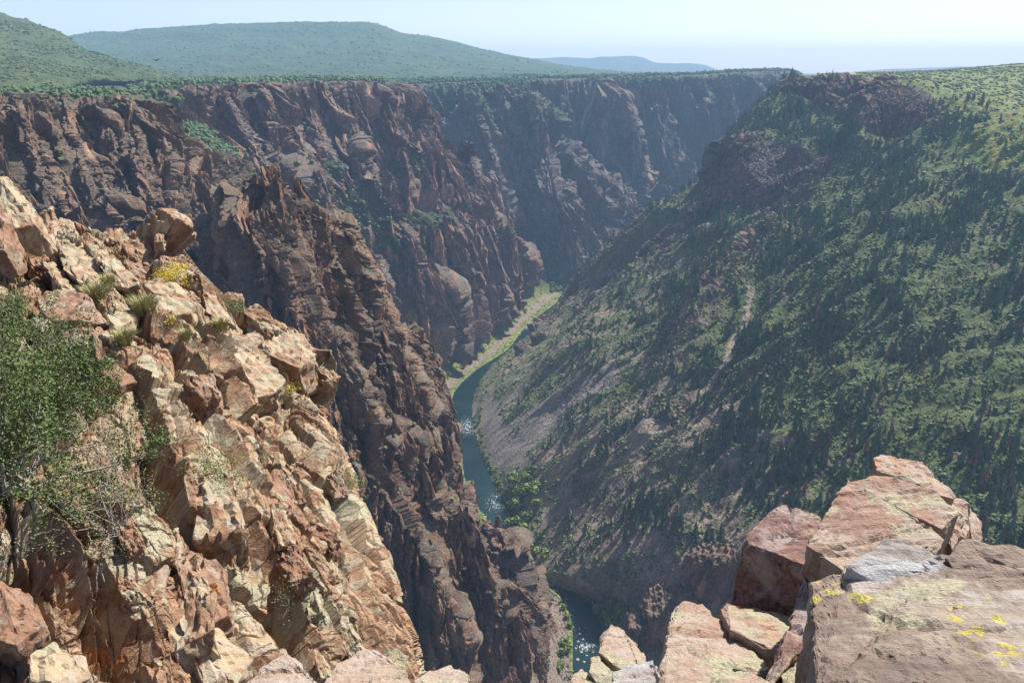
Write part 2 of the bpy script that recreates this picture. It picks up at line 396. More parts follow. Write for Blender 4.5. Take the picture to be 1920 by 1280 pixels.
SHEETS = {}
def rockwall(name, net, nu, nv, mat, fdir, levels, seed, green=None, ridges=(), pre=None, fu=None, fv=None, fade=None, bn=6, extra=None):
    """levels: (size, stretch, amp, tilt, step)"""
    P, tu, tv = net_surface(net, nu, nv, fu, fv)
    base = P.copy()
    for (pts, h, w, sharp) in ridges:
        line = onsurf(base, pts) if not isinstance(pts, np.ndarray) else pts
        d, par, side = seg_dist(base, line)
        N = normals(base); prof = np.clip(1-d/w, 0, 1)**sharp*np.interp(par, [0, .12, .85, 1], [.0, 1, 1, .4])
        out = N.copy(); out[..., 2] *= .3; out /= np.linalg.norm(out, axis=-1, keepdims=True)
        P = P+out*(h*prof)[..., None]
    if pre is not None: P = pre(P, base)
    N = normals(blur(P, bn)); out = N.copy(); out[..., 2] = out[..., 2]*.5; out /= np.linalg.norm(out, axis=-1, keepdims=True)
    du = np.linalg.norm(np.diff(base, axis=1), axis=-1); a, b = int(.35*nv), int(.8*nv); U = np.r_[0, np.cumsum(du[a:b].mean(0))]
    dv = np.linalg.norm(np.diff(base, axis=0), axis=-1); V = np.r_[0, np.cumsum(dv.mean(1))]
    Uw = U[None]+0*P[..., 0]; Vw = V[:, None]+0*P[..., 0]
    big = levels[0][0]; lean = fdir[0]*.0
    zs = np.array([1, 1, .3])
    Q = np.stack([Uw+fbm(base*zs/(big*1.2), 3, seed+70)*big*.16, 0*Uw, Vw+fbm(base*zs/(big*2.5), 2, seed+72)*big*.2], -1)
    fr = np.eye(3)
    H = 0; cell = None
    fd = 1 if fade is None else fade(P, tu, tv)
    for li, (size, stretch, amp, tilt, step) in enumerate(levels):
        h, c = facets(Q, size, fr, (1, 1, stretch), seed+li*7, tilt=tilt, step=step, warp=.09, tz=.35)
        if li < 2:
            rn = fbm(np.stack([Q[..., 0]/(size*.8), 0*Uw+li*3.3, Q[..., 2]/(size*7)], -1), 3, seed+li*5+40, ridged=True, gain=.55)
            cr = np.abs(noise(np.stack([Q[..., 0]/(size*.9), 0*Uw+li*5.1, Q[..., 2]/(size*9)], -1), seed+li*5+44))
            h = h+rn*size*.95-size*.42*np.clip(1-cr/.075, 0, 1)**.8
        else:
            rn = fbm(np.stack([Q[..., 0]/(size*.55), 0*Uw+li*3.3, Q[..., 2]/(size*4)], -1), 3, seed+li*5+40, ridged=True, gain=.65)
            h = h*.8+rn*size*.55
        h = h-h.mean()
        H = H+h*amp*(fd if li < 2 else np.maximum(fd, .25)); cell = c if cell is None else cell*.45+c*.55
    s0 = levels[-1][0]
    hb, cb = facets(base, s0*1.1, frame((.2, .1, -1)), (1, 1, 1.6), seed+97, tilt=.9, step=1.0, warp=.15)
    H = H+hb*.12*np.maximum(fd, .2)+fbm(base*np.array([1, 1, .28])/(s0*1.8), 5, seed+98, gain=.62)*s0*.6
    hv, cv = facets(base, s0*1.5, frame((0, 0, 1)), (1, 1, 9), seed+95, tilt=.8, step=1.0, warp=.1, tz=.5)
    H = H+hv*.55*np.maximum(fd, .2); cell = cell*.6+cv*.4
    H = H+fbm(base*np.array([1, 1, .4])/(s0*.8), 3, seed+90)*s0*.28
    P = P+out*H[..., None]
    if fade is not None:
        zr = base[np.argmin(np.abs(tv-1.0))][:, 2][None]+noise(P/(s0*3), seed+3)*s0*.35+2
        P[..., 2] = np.where(tv[:, None] > .9, np.minimum(P[..., 2], zr), P[..., 2])
    g = np.zeros(P.shape[:2]) if green is None else green(P, base, tu, tv)
    at = dict(cell=cell, green=g)
    if extra: at.update(extra(P, base, tu, tv))
    me = grid_mesh(name, P, at)
    o = link(name, me, mat, kind='structure')
    SHEETS[name] = (P, normals(P), g, base)
    return o

def col(*pts): return list(pts)

# ---- near left wall (D)
D = [
 [(-260,168,1000),(-210,200,560),(-190,290,530),(-160,380,505),(-120,480,490),(-80,620,470)],
 [(-100,166,1050),(-60,184,620),(-30,285,585),(10,375,555),(60,470,535),(110,620,510)],
 [(0,166,1080),(25,178,690),(60,280,650),(100,370,610),(150,470,580),(200,620,550)],
 [(100,167,1100),(125,186,745),(165,280,700),(215,380,655),(265,480,625),(315,620,590)],
 [(190,168,1120),(215,184,790),(262,285,745),(312,385,700),(360,490,670),(400,640,640)],
 [(250,178,1150),(258,205,830),(312,285,800),(362,375,760),(402,470,730),(440,620,700)],
 [(330,215,1180),(325,262,900),(380,325,865),(420,400,835),(450,500,805),(490,640,780)],
 [(390,240,1150),(405,285,970),(445,335,930),(478,400,900),(500,500,870),(535,640,840)],
 [(440,270,1150),(460,308,1040),(500,345,1000),(530,420,960),(550,520,930),(570,650,900)]]
def D_green(P, b, tu, tv):
    v = tv[:, None]*np.ones(P.shape[1])[None]; n = fbm(P/60, 3, 5)
    u = tu[None]*np.ones(P.shape[0])[:, None]
    return np.clip(1-(v-.85)/.25, 0, 1)*1.0+.15*n+.45*sstep(1.7, 1.1, v)*sstep(4.5, 6, u)
def D_fade(P, tu, tv): return sstep(.9, 1.4, tv)[:, None]
rockwall('canyon_wall_near', D, 760, 460, M['cliff_near'], (.42, .05, -1), [(44, 12, .60, .6, .9), (15, 12, .70, .6, .9), (4.6, 9, .7, .7, .9)], 101, D_green, fv=[.7, 1, 1, 1, .5], fade=D_fade,
 ridges=[([(170,210),(215,300),(262,400)], 16, 14, 1.0), ([(165,300),(195,360),(215,415)], 12, 7, .8), ([(245,190),(258,250),(290,360)], 26, 24, 1.0), ([(312,225),(330,300),(365,400)], 22, 20, 1), ([(60,230),(95,330),(130,420)], 18, 20, 1)])

# ---- main left wall (E)
E = [
 [(235,157,2350),(250,182,1080),(300,262,1040),(350,330,1000),(405,420,960),(455,520,940),(500,640,920)],
 [(310,156,2350),(335,163,1220),(395,255,1160),(460,330,1100),(520,420,1060),(580,530,1020),(630,660,1000)],
 [(430,152,2350),(460,158,1400),(510,250,1330),(560,335,1240),(620,440,1190),(690,560,1150),(740,690,1130)],
 [(560,150,2400),(575,155,1560),(612,260,1500),(650,345,1400),(695,450,1330),(755,575,1300),(778,690,1290)],
 [(660,150,2400),(675,155,1650),(712,250,1600),(752,340,1510),(790,450,1440),(808,558,1425),(830,664,1410)],
 [(718,151,2400),(728,158,1720),(754,235,1700),(798,325,1640),(848,430,1560),(880,528,1530),(892,634,1500)],
 [(745,158,2200),(762,190,1820),(792,275,1780),(846,352,1730),(905,440,1680),(922,505,1680),(932,586,1670)],
 [(765,172,2300),(780,218,1900),(812,290,1860),(872,360,1810),(942,435,1780),(975,492,1800),(988,542,1830)],
 [(758,190,2600),(774,240,2200),(806,305,2100),(862,374,2030),(925,450,1990),(970,500,1990),(984,540,2000)]]
def E_green(P, b, tu, tv):
    X, Y = proj(b); n = fbm(P/90, 3, 15)
    g = np.clip(1-(tv[:, None]-.9)/.15, 0, 1)*1.0+0*X
    for (cx, cy, r, a) in [(300,215,55,.8),(345,200,40,.6),(600,350,50,.85),(640,400,60,.9),(690,440,70,.9),(720,450,60,.9),(740,330,40,.5),(560,330,30,.6),(800,420,25,.6),(655,260,30,.4),(930,430,50,.4),(840,400,20,.4),(445,175,40,.4)]:
        g = np.maximum(g, a*np.exp(-((X-cx)**2+(Y-cy)**2)/(r*r)*1.1))
    return g+.25*n
def E_fade(P, tu, tv): return sstep(.9, 1.4, tv)[:, None]
rockwall('canyon_wall_left', E, 980, 640, M['cliff_mid'], (.10, -.03, -1), [(74, 12, .66, .6, 1.0), (25, 12, .75, .6, 1.0), (8, 9, .75, .7, .9)], 201, E_green, fv=[.35, 1, 1, 1, 1, .8], fade=E_fade,
 ridges=[([(752,165),(775,230),(800,310),(812,370)], 51, 35, .9), ([(700,165),(725,230),(745,290)], 27, 29, 1), ([(832,300),(850,380),(868,440),(905,560)], 57, 34, .9),
  ([(870,330),(878,400),(925,480),(945,590)], 54, 35, .9), ([(755,410),(780,500),(812,640)], 51, 38, .9), ([(715,420),(745,520),(790,660)], 30, 29, 1), ([(795,380),(845,500),(872,640)], 40, 34, 1),
  ([(400,165),(440,250),(520,330)], 40, 38, 1), ([(350,230),(420,290),(440,340)], 47, 34, 1), ([(470,165),(500,240),(545,310)], 30, 29, 1), ([(520,160),(560,240),(600,330)], 27, 29, 1), ([(600,160),(625,240),(660,320)], 34, 29, 1),
  ([(650,162),(680,230),(700,300)], 27, 25, 1), ([(945,360),(960,430),(1000,520)], 34, 34, 1)])

# ---- far wall (F)
Fn = [
 [(700,151,3300),(720,166,2500),(770,215,2400),(820,300,2300),(870,400,2250),(930,510,2200),(980,600,2150)],
 [(775,149,3400),(790,162,2560),(830,222,2420),(868,300,2300),(905,400,2230),(960,490,2160),(1000,580,2120)],
 [(870,149,3400),(880,158,2560),(905,225,2400),(935,320,2300),(975,420,2220),(1020,500,2150),(1045,570,2100)],
 [(950,149,3500),(955,154,2560),(985,195,2440),(1008,262,2340),(1036,350,2280),(1068,430,2250),(1085,530,2200)],
 [(1000,148,3500),(1005,152,2760),(1020,215,2700),(1045,300,2600),(1080,370,2440),(1100,450,2360),(1115,530,2300)],
 [(1110,146,3600),(1120,149,2820),(1132,225,2760),(1148,300,2700),(1150,380,2540),(1160,440,2420),(1175,510,2360)],
 [(1190,145,3700),(1200,147,2960),(1212,225,2900),(1225,300,2840),(1232,360,2740),(1240,430,2640),(1250,490,2600)],
 [(1300,142,3800),(1300,144,3080),(1310,215,3030),(1320,290,2980),(1330,350,2920),(1340,410,2850),(1350,470,2800)],
 [(1385,136,3900),(1385,139,3160),(1392,215,3120),(1400,290,3080),(1408,350,3020),(1415,410,2960),(1425,470,2900)],
 [(1470,133,4100),(1482,137,3420),(1488,195,3380),(1495,250,3330),(1500,310,3280),(1506,370,3200),(1512,440,3100)],
 [(1495,136,4600),(1506,155,3650),(1510,200,3600),(1515,250,3550),(1520,310,3500),(1526,370,3400),(1530,440,3300)],
 [(1530,160,5200),(1560,165,4600),(1565,210,4500),(1570,260,4400),(1575,320,4300),(1580,380,4200),(1585,440,4100)]]
def F_green(P, b, tu, tv):
    X, Y = proj(b); n = fbm(P/120, 3, 15)
    g = np.clip(1-(tv[:, None]-.9)/.15, 0, 1)*1.0+0*X
    for (cx, cy, rx, ry, a) in [(840,185,60,45,.95),(900,165,70,30,.9),(900,230,40,40,.7),(990,230,40,50,.5),(970,160,60,20,.7),(1190,155,140,14,.7),(1350,170,90,35,.75),(1290,230,50,50,.6),(1200,190,60,30,.5),(1400,200,60,50,.6),(1200,350,30,30,.4),(1060,520,40,20,1)]:
        g = np.maximum(g, a*np.exp(-((X-cx)**2/(rx*rx)+(Y-cy)**2/(ry*ry))*1.1))
    return g+.25*n
rockwall('canyon_wall_far', Fn, 900, 440, M['cliff_far'], (.12, 0, -1), [(110, 12, .50, .6, 1.), (40, 12, .72, .6, 1), (13, 9, .75, .7, .9)], 301, F_green, fv=[.3, 1, 1, 1, 1, .8], fade=lambda P, tu, tv: sstep(.9, 1.4, tv)[:, None],
 ridges=[([(965,175),(1000,240),(1030,290),(1050,420)], 110, 75, 1), ([(1120,160),(1130,230),(1160,300),(1170,400)], 150, 80, 1), ([(1095,330),(1110,400),(1130,480)], 150, 60, .9), ([(1060,300),(1075,380),(1090,500)], 90, 60, 1),
  ([(1185,350),(1190,400),(1200,450)], 130, 50, .9), ([(1230,200),(1245,300),(1260,380)], 90, 60, 1), ([(890,200),(920,300),(980,430)], 100, 80, 1), ([(1330,160),(1345,240),(1360,330)], 110, 80, 1)])

# ---- buttresses and fins that stand out from the walls, each a wedge with its own crest
def fin(key, crest, D, w, h, seed, mat, sizes, nu=150, nv=230, gtop=.0):
    base = SHEETS[key][0]; X, Y = proj(base); Yf = base[..., 1]
    def wall(px, py):
        d = (X-px)**2+(Y-py)**2; m = d < 90
        return float(np.median(Yf[m])) if m.any() else float(Yf.ravel()[np.argmin(d)])
    crest = np.array(crest, float); n = max(5, len(crest)); C_ = crom(crest, n*2)
    yw = np.array([wall(a, b) for a, b in C_]); yw = np.convolve(np.r_[yw[0], yw, yw[-1]], [.25, .5, .25], 'valid')
    net = []
    for i, (a, b) in enumerate(C_):
        t = i/(len(C_)-1); dd = D*np.interp(t, [0, .12, 1], [.45, 1, 1.1]); y = yw[i]-dd
        net.append([(a+w*.30, b+h*.9, y+dd*1.7), (a+w*.12, b+h*.18, y+dd*.55), (a, b, y), (a-w*.30, b+h*.30, y-dd*.02), (a-w*.75, b+h*.75, y+dd*.45), (a-w*1.25, b+h*1.3, y+dd*1.35)])
    net = [[net[i][j] for i in range(len(net))] for j in range(6)]
    g = lambda P, b, tu, tv: .0*P[..., 0]+gtop*sstep(3.0, 0, tv)[:, None]+.25*fbm(P/30, 3, 5)
    rockwall('canyon_buttress', net, nu, nv, mat, (0, 0, -1), sizes, seed, g, bn=3)

SE = [(22, 9, .42, .5, .8), (9, 9, .6, .6, .9), (4.5, 6, .7, .7, .9)]; SF = [(40, 9, .42, .5, .8), (16, 9, .6, .6, .9), (8, 6, .7, .7, .9)]; SD = [(14, 9, .42, .5, .8), (6, 9, .6, .6, .9), (2.8, 6, .7, .7, .9)]
for k, (c, D_, w, h) in enumerate([
  ([(836,322),(842,352),(866,400),(898,440),(918,490),(918,540)], 62, 52, 40), ([(876,268),(886,300),(898,352),(902,382)], 40, 26, 22), ([(752,420),(776,450),(784,520),(790,600)], 70, 50, 26),
  ([(818,430),(842,462),(856,540)], 48, 34, 26), ([(712,168),(738,222),(762,290),(782,336)], 55, 40, 30), ([(640,166),(664,230),(690,300),(700,336)], 45, 34, 28),
  ([(566,166),(594,228),(622,292),(640,330)], 45, 34, 28), ([(492,168),(520,232),(560,296),(590,340)], 45, 36, 28), ([(420,172),(450,232),(486,290),(512,330)], 42, 36, 28), ([(352,236),(386,270),(420,310),(440,352)], 34, 34, 26),
  ([(690,420),(706,470),(728,540)], 45, 34, 26), ([(910,380),(940,430),(965,490)], 50, 36, 30), ([(606,300),(628,330),(650,372)], 30, 24, 22)]):
    fin('canyon_wall_left', c, D_*.8, w, h, 1200+k*31, M['cliff_mid'], SE, gtop=.25)
for k, (c, D_, w, h) in enumerate([
  ([(948,168),(986,194),(1008,240),(1030,292),(1046,360),(1072,430),(1092,500)], 130, 80, 50), ([(1098,308),(1112,350),(1138,410),(1160,470)], 110, 42, 36), ([(1128,158),(1146,226),(1160,290),(1196,334),(1222,372)], 110, 60, 46),
  ([(1184,366),(1200,410),(1212,450)], 90, 44, 34), ([(1066,330),(1078,390),(1100,470)], 70, 34, 30), ([(1232,190),(1246,250),(1270,330)], 90, 46, 40), ([(1330,180),(1342,240),(1356,320)], 90, 46, 40), ([(1420,160),(1432,210),(1440,280)], 90, 40, 36),
  ([(880,186),(904,250),(934,330),(968,420)], 90, 56, 46), ([(1010,240),(1030,330),(1052,420)], 60, 40, 36), ([(1160,300),(1176,350),(1186,400)], 70, 34, 30)]):
    fin('canyon_wall_far', c, D_*.8, w, h, 2200+k*31, M['cliff_far'], SF, gtop=.3)
for k, (c, D_, w, h) in enumerate([
  ([(228,186),(252,214),(260,270),(276,330),(292,372)], 30, 40, 22), ([(304,232),(322,280),(350,340),(384,410),(404,470)], 26, 40, 26), ([(168,304),(190,342),(206,384),(220,424)], 12, 12, 14), ([(118,186),(134,240),(150,310),(180,390)], 24, 40, 26),
  ([(30,190),(52,250),(80,320),(104,392)], 24, 40, 26), ([(70,260),(94,320),(120,400)], 18, 30, 22), ([(360,290),(392,350),(420,430)], 24, 34, 24), ([(200,220),(216,280),(236,350),(256,420)], 20, 30, 22)]):
    fin('canyon_wall_near', c, D_*.9, w, h, 3200+k*31, M['cliff_near'], SD, gtop=.2)

# ---- the dark spur in the middle (C)
Cn0 = [
 [(340,500,560),(340,600,530),(350,700,500),(360,850,460),(380,1100,400)],
 [(384,482,550),(388,560,530),(398,650,505),(418,770,470),(450,900,440),(490,1150,400)],
 [(402,402,545),(425,490,520),(448,600,490),(478,740,460),(520,900,425),(565,1150,390)],
 [(455,345,535),(475,450,510),(505,590,480),(545,750,450),(595,920,418),(640,1170,382)],
 [(500,328,535),(525,460,512),(562,610,482),(610,770,455),(665,940,422),(715,1200,385)],
 [(542,345,550),(570,470,522),(612,625,492),(662,785,462),(715,960,430),(770,1230,392)],
 [(572,408,565),(604,520,535),(650,665,502),(702,820,470),(755,990,438),(812,1270,398)],
 [(598,432,578),(632,535,548),(674,680,515),(724,830,482),(780,1000,448),(840,1300,405)],
 [(640,432,585),(672,550,555),(712,690,522),(750,840,488),(805,1020,455),(868,1320,412)],
 [(682,530,605),(720,640,575),(752,760,545),(789,890,512),(844,1060,478),(911,1340,435)],
 [(749,600,640),(774,700,605),(796,810,578),(826,930,548),(876,1095,512),(947,1360,465)],
 [(806,722,675),(816,790,650),(832,870,622),(856,975,588),(917,1130,548),(977,1375,500)],
 [(836,845,700),(842,900,680),(856,955,650),(878,1025,618),(935,1160,575),(995,1385,520)],
 [(871,965,700),(878,985,690),(890,1030,655),(910,1090,622),(957,1190,585),(1009,1395,530)],
 [(913,978,655),(918,1020,640),(928,1070,618),(952,1140,592),(979,1230,565),(1024,1400,535)],
 [(985,1048,655),(990,1092,635),(998,1145,612),(1008,1205,590),(1022,1280,568),(1042,1400,545)],
 [(1000,1085,720),(1005,1130,690),(1012,1175,665),(1020,1230,640),(1034,1300,610),(1052,1410,580)]]
Cn = []
for c in Cn0:
    if len(c) == 5: c = [c[0]]+c
    top = c[0]; back = [(top[0]+4, top[1]+70, top[2]+110), (top[0]+2, top[1]+14, top[2]+28)]
    Cn.append(back+c)
def C_green(P, b, tu, tv):
    X, Y = proj(b); n = fbm(P/25, 3, 15)
    g = 0*X
    for (cx, cy, r, a) in [(780,905,30,.6),(760,1150,60,.5),(850,1090,30,.4),(440,430,40,.3),(700,950,30,.3),(930,1150,30,.4)]:
        g = np.maximum(g, a*np.exp(-((X-cx)**2+(Y-cy)**2)/(r*r)*1.1))
    return g+.3*n
rockwall('rock_spur', Cn, 900, 900, M['cliff_spur'], (.36, -.10, -1), [(28, 12, .50, .55, 1.0), (9.5, 12, .7, .55, 1.), (3.0, 9, .75, .7, 1)], 401, C_green, fv=[.12, .25, 1, 1, 1, 1, .7],
 ridges=[([(460,360),(500,480),(560,640),(640,850)], 26, 22, .9), ([(560,380),(610,520),(660,680)], 14, 18, 1), ([(610,450),(690,600),(740,760),(800,900)], 16, 18, 1), ([(760,620),(800,740),(830,880)], 20, 18, 1), ([(815,740),(838,850),(860,950)], 7, 14, 1),
  ([(700,800),(760,920),(840,1080),(900,1240)], 22, 20, .9), ([(640,860),(720,980),(800,1150),(840,1280)], 20, 18, .9), ([(925,985),(945,1060),(975,1180),(1000,1260)], 16, 16, .9), ([(985,1060),(1000,1130),(1020,1240)], 12, 12, .9), ([(850,1100),(890,1180),(920,1270)], 18, 16, .9), ([(600,600),(650,760),(720,900)], 12, 14, 1)], bn=4)

# ---- right slope (G)
G = [
 [(1050,560,2050),(1060,556,2040),(1130,505,1980),(1240,430,1900),(1350,350,1880),(1390,290,1900),(1450,220,1950),(1506,170,2100),(1550,150,2300),(1560,152,3200)],
 [(1008,614,1690),(1035,590,1700),(1110,508,1660),(1212,412,1600),(1325,345,1560),(1362,270,1580),(1432,197,1650),(1500,157,1760),(1545,140,1880),(1552,146,3000)],
 [(955,655,1510),(985,640,1500),(1120,560,1480),(1250,470,1440),(1390,392,1410),(1430,300,1450),(1520,235,1530),(1590,163,1660),(1640,138,1850),(1650,141,3000)],
 [(905,705,1360),(935,690,1345),(1110,610,1290),(1290,530,1240),(1470,430,1230),(1560,340,1290),(1640,250,1400),(1690,168,1500),(1740,135,1900),(1750,138,3000)],
 [(885,760,1230),(910,750,1215),(1100,670,1150),(1310,590,1100),(1520,490,1090),(1650,390,1150),(1740,290,1260),(1775,195,1420),(1830,130,1950),(1840,134,3000)],
 [(890,830,1088),(915,825,1080),(1110,760,1010),(1330,680,950),(1580,580,920),(1760,470,980),(1880,370,1080),(1930,250,1230),(1960,124,1950),(1970,128,3000)],
 [(925,905,962),(950,900,955),(1150,850,880),(1380,780,820),(1660,680,790),(1900,560,850),(2050,450,930),(2150,320,1080),(2200,120,1900),(2210,122,3000)],
 [(955,975,866),(985,975,860),(1200,940,780),(1450,880,710),(1750,780,690),(2030,660,740),(2200,560,800),(2350,420,900),(2500,150,1500),(2510,130,2900)],
 [(1000,1078,750),(1030,1080,742),(1250,1050,670),(1520,1000,600),(1830,900,590),(2150,780,640),(2350,700,700),(2550,560,800),(2800,220,1300),(2820,150,2500)],
 [(1105,1125,705),(1130,1130,698),(1300,1130,620),(1600,1100,540),(1930,1020,530),(2300,900,580),(2550,820,640),(2800,700,740),(3100,350,1100),(3200,200,2000)],
 [(1140,1230,619),(1170,1230,612),(1380,1250,540),(1700,1220,470),(2050,1150,460),(2450,1050,520),(2700,960,580),(3000,850,680),(3400,500,1000),(3500,300,1800)],
 [(1150,1400,510),(1180,1400,505),(1450,1450,440),(1800,1420,390),(2200,1380,380),(2700,1300,440),(3000,1200,500),(3400,1050,600),(3800,700,900),(4000,500,1500)]]
Pg, tug, tvg = net_surface(G, 1150, 1050, fu=[1, 1, 1, 1, 1, .9, .7, .6, .55, .5, .3], fv=[1.0, 1, 1, 1, 1, 1, .8, .3, .05])
# river edge follows the water level
vv = tvg[:, None]+0*Pg[..., 0]; uu = tug[None]+0*Pg[..., 0]
Pg[..., 2] = np.where(vv < .6, np.minimum(Pg[..., 2], RIVER+1+vv*14), Pg[..., 2])
Pg[..., 2] = np.where(vv < .02, RIVER-3, Pg[..., 2])
Gb = Pg.copy(); Xg, Yg = proj(Gb); Ng = normals(Gb)
slopemask = sstep(.6, 2.0, vv)*sstep(7.6, 6.8, vv)
fr = frame((-.80, -.30, -.52))
q = (Gb@fr.T); 
rel = fbm(q/np.array([150, 150, 520.]), 4, 31, ridged=True, gain=.5)*28+fbm(q/np.array([48, 48, 150.]), 3, 37, ridged=True)*9
H = rel*slopemask
def Gridge(pts, h, w, sharp=1., ends=(.2, .4)):
    global H
    ln = onsurf(Gb, pts); d, par, side = seg_dist(Gb, ln)
    H = H+h*np.clip(1-d/w, 0, 1)**sharp*np.interp(par, [0, .15, .85, 1], [ends[0], 1, 1, ends[1]])
    return d, par, side
dr, pr, sr = Gridge([(1490,455),(1420,505),(1340,590),(1260,690)], 50, 55, .9)
dr2, pr2, sr2 = Gridge([(1440,560),(1400,640),(1380,700),(1300,770)], -14, 30, 1)
Gridge([(1700,560),(1560,640),(1450,720)], 16, 40); Gridge([(1600,480),(1480,570)], 14, 40)
Gridge([(1290,400),(1200,450),(1130,520)], 26, 40); Gridge([(1180,600),(1100,640),(1040,690)], 12, 25); Gridge([(1640,700),(1500,780),(1400,850)], 18, 40); Gridge([(1250,820),(1150,880),(1080,930)], 12, 28); Gridge([(1380,440),(1230,510),(1120,600)], 16, 40)
dr3 = dr4 = np.full(Gb.shape[:2], 1e3)
dr5, _, _ = Gridge([(1010,622),(1030,600)], 12, 18, .8, (1, 1)); dr6, _, _ = Gridge([(985,660),(1010,640)], 10, 16, .8, (1, 1))
Gridge([(1640,200),(1620,260),(1600,300)], 40, 40, .8)
Gridge([(1880,700),(1720,780),(1600,860)], 18, 40); Gridge([(1800,620),(1700,660),(1580,740)], -12, 40)
# cliff bands: rows between 4 and 5 and 6 to 7
rock = sstep(3.7, 4.2, vv)*sstep(5.5, 4.9, vv)*sstep(3.4, 2.2, uu)+.9*sstep(6.1, 6.4, vv)*sstep(7.15, 6.9, vv)*sstep(4.1, 3.6, uu)*sstep(.6, 1.6, uu)
rock = np.maximum(rock, .8*sstep(3.0, 2.0, uu)*sstep(3.8, 2.6, vv)*sstep(1.2, 2.0, vv)*sstep(-.15, .3, noise(Gb/70, 3)))
rock = np.maximum(rock, np.clip(1.5-np.minimum(dr3, dr4)/17, 0, 1)); rock = np.maximum(rock, np.clip(1.5-np.minimum(dr5, dr6)/18, 0, 1))
rock = np.clip(rock, 0, 1)
bare = np.clip(1.2-dr/42, 0, 1)*(sr*0+1)
spot = sstep(.28, .42, fbm(q/np.array([26, 26, 60.]), 4, 77))*slopemask
bare = np.maximum(bare*sstep(-.3, .1, noise(Gb/9, 8)), spot*.8)
h1, c1 = facets(Gb, 34, frame((-.15, -.1, -1)), (1, 1, 2.6), 501, step=1.2); h2, c2 = facets(Gb, 11, frame((-.3, -.2, -1)), (1, 1, 1.8), 507); h3, c3 = facets(Gb, 4.2, frame((-.5, -.2, -.6)), (1, 1, 1.5), 509)
H = H+rock*(h1*.7*np.clip(np.minimum(dr3, dr4)/60, 0, 1)+h2*.6)+bare*h2*.45+(.18+.5*np.maximum(rock, bare))*h3*slopemask
dirn = Ng*.5+np.array([0, 0, .5]); dirn = dirn*(1-rock[..., None])+Ng*np.array([1, 1, .4])*rock[..., None]; dirn /= np.linalg.norm(dirn, axis=-1, keepdims=True)
# steepen the cliff bands into real faces
Pg = Gb+dirn*H[..., None]
scp = lambda pts: inpoly(Xg, Yg, pts)
wrn = noise(Gb/14, 61)*16+noise(Gb/5, 62)*5
Xw, Yw = Xg+wrn, Yg+wrn*.5
strip = fbm(q/np.array([13, 13, 260.]), 3, 91)
fan = (inpoly(Xw, Yw, [(880,765),(935,745),(1060,715),(1170,680),(1235,665),(1180,720),(1110,780),(1010,850),(975,895),(935,880),(905,830)])).astype(float)*sstep(.0, .1, strip)
core = inpoly(Xw, Yw, [(925,860),(1000,800),(1090,745),(1170,705),(1150,745),(1060,800),(985,880),(965,893)]).astype(float)
low = inpoly(Xw, Yw, [(885,755),(925,745),(950,800),(985,850),(960,892),(925,870),(895,810)]).astype(float)
scree = blur(np.maximum(np.maximum(fan, core), low), 2)
thin = (inpoly(Xw, Yw, [(935,720),(1100,650),(1250,590),(1245,612),(1100,690),(960,745)])).astype(float)*sstep(.08, .16, strip)*.8
scree = np.maximum(scree, thin)
gpts = onsurf(Gb, [(1412,568),(1395,620),(1375,665),(1365,700),(1330,735),(1290,775),(1262,810),(1225,850),(1180,890),(1100,925)])
dt, pt, _ = seg_dist(Gb, gpts); track = np.clip(1.6-dt/(4.2-2.4*pt), 0, 1)*sstep(-.5, .0, noise(Gb/7, 66)+.25)
track = np.maximum(track, .8*np.clip(1.4-seg_dist(Gb, onsurf(Gb, [(1340,1075),(1270,1090),(1190,1150)]))[0]/2.2, 0, 1))
track = np.maximum(track, .7*np.clip(1.4-seg_dist(Gb, onsurf(Gb, [(1190,850),(1100,905),(1010,960)]))[0]/2.2, 0, 1))
meadow = blur(inpoly(Xw+wrn, Yw, [(1790,265),(1850,235),(1960,215),(2100,210),(2100,330),(1960,345),(1850,330),(1780,300)]).astype(float), 6)
meadow = np.maximum(meadow, sstep(6.85, 7.15, vv)*.8)
meadow = np.maximum(meadow, .9*sstep(.42, .25, vv+.12*noise(Gb/10, 5))*sstep(1.5, 3, uu))
meadow = np.maximum(meadow, .7*blur(inpoly(Xw, Yw, [(1760,215),(1830,205),(1850,225),(1800,260),(1740,250)]).astype(float), 4))
green = .50-.22*sstep(4.5, 6, uu)*sstep(4, 2.5, vv)+.30*sstep(2.8, 4.6, vv)+.28*sstep(.9, .2, vv)+.15*sstep(3, 5, uu)*sstep(2, 4, vv)-1.2*rock-.4*bare+.1*fbm(Gb/60, 3, 8)
cellg = c2*.5+c3*.5
me = grid_mesh('forested_slope', Pg, dict(cell=cellg*(.3+.7*rock), green=green, meadow=meadow*(1-rock), scree=scree, track=track, crag=np.clip(rock*(1-meadow), 0, 1), bare=np.clip(np.maximum(bare, rock*.2), 0, 1)*(1-meadow)))
link('forested_slope', me, M['slope'], kind='structure')
SHEETS['G'] = (Pg, normals(Pg), green, Gb); Gmask = dict(rock=rock, bare=bare, scree=scree, meadow=meadow, v=vv, u=uu, X=Xg, Y=Yg, track=track)

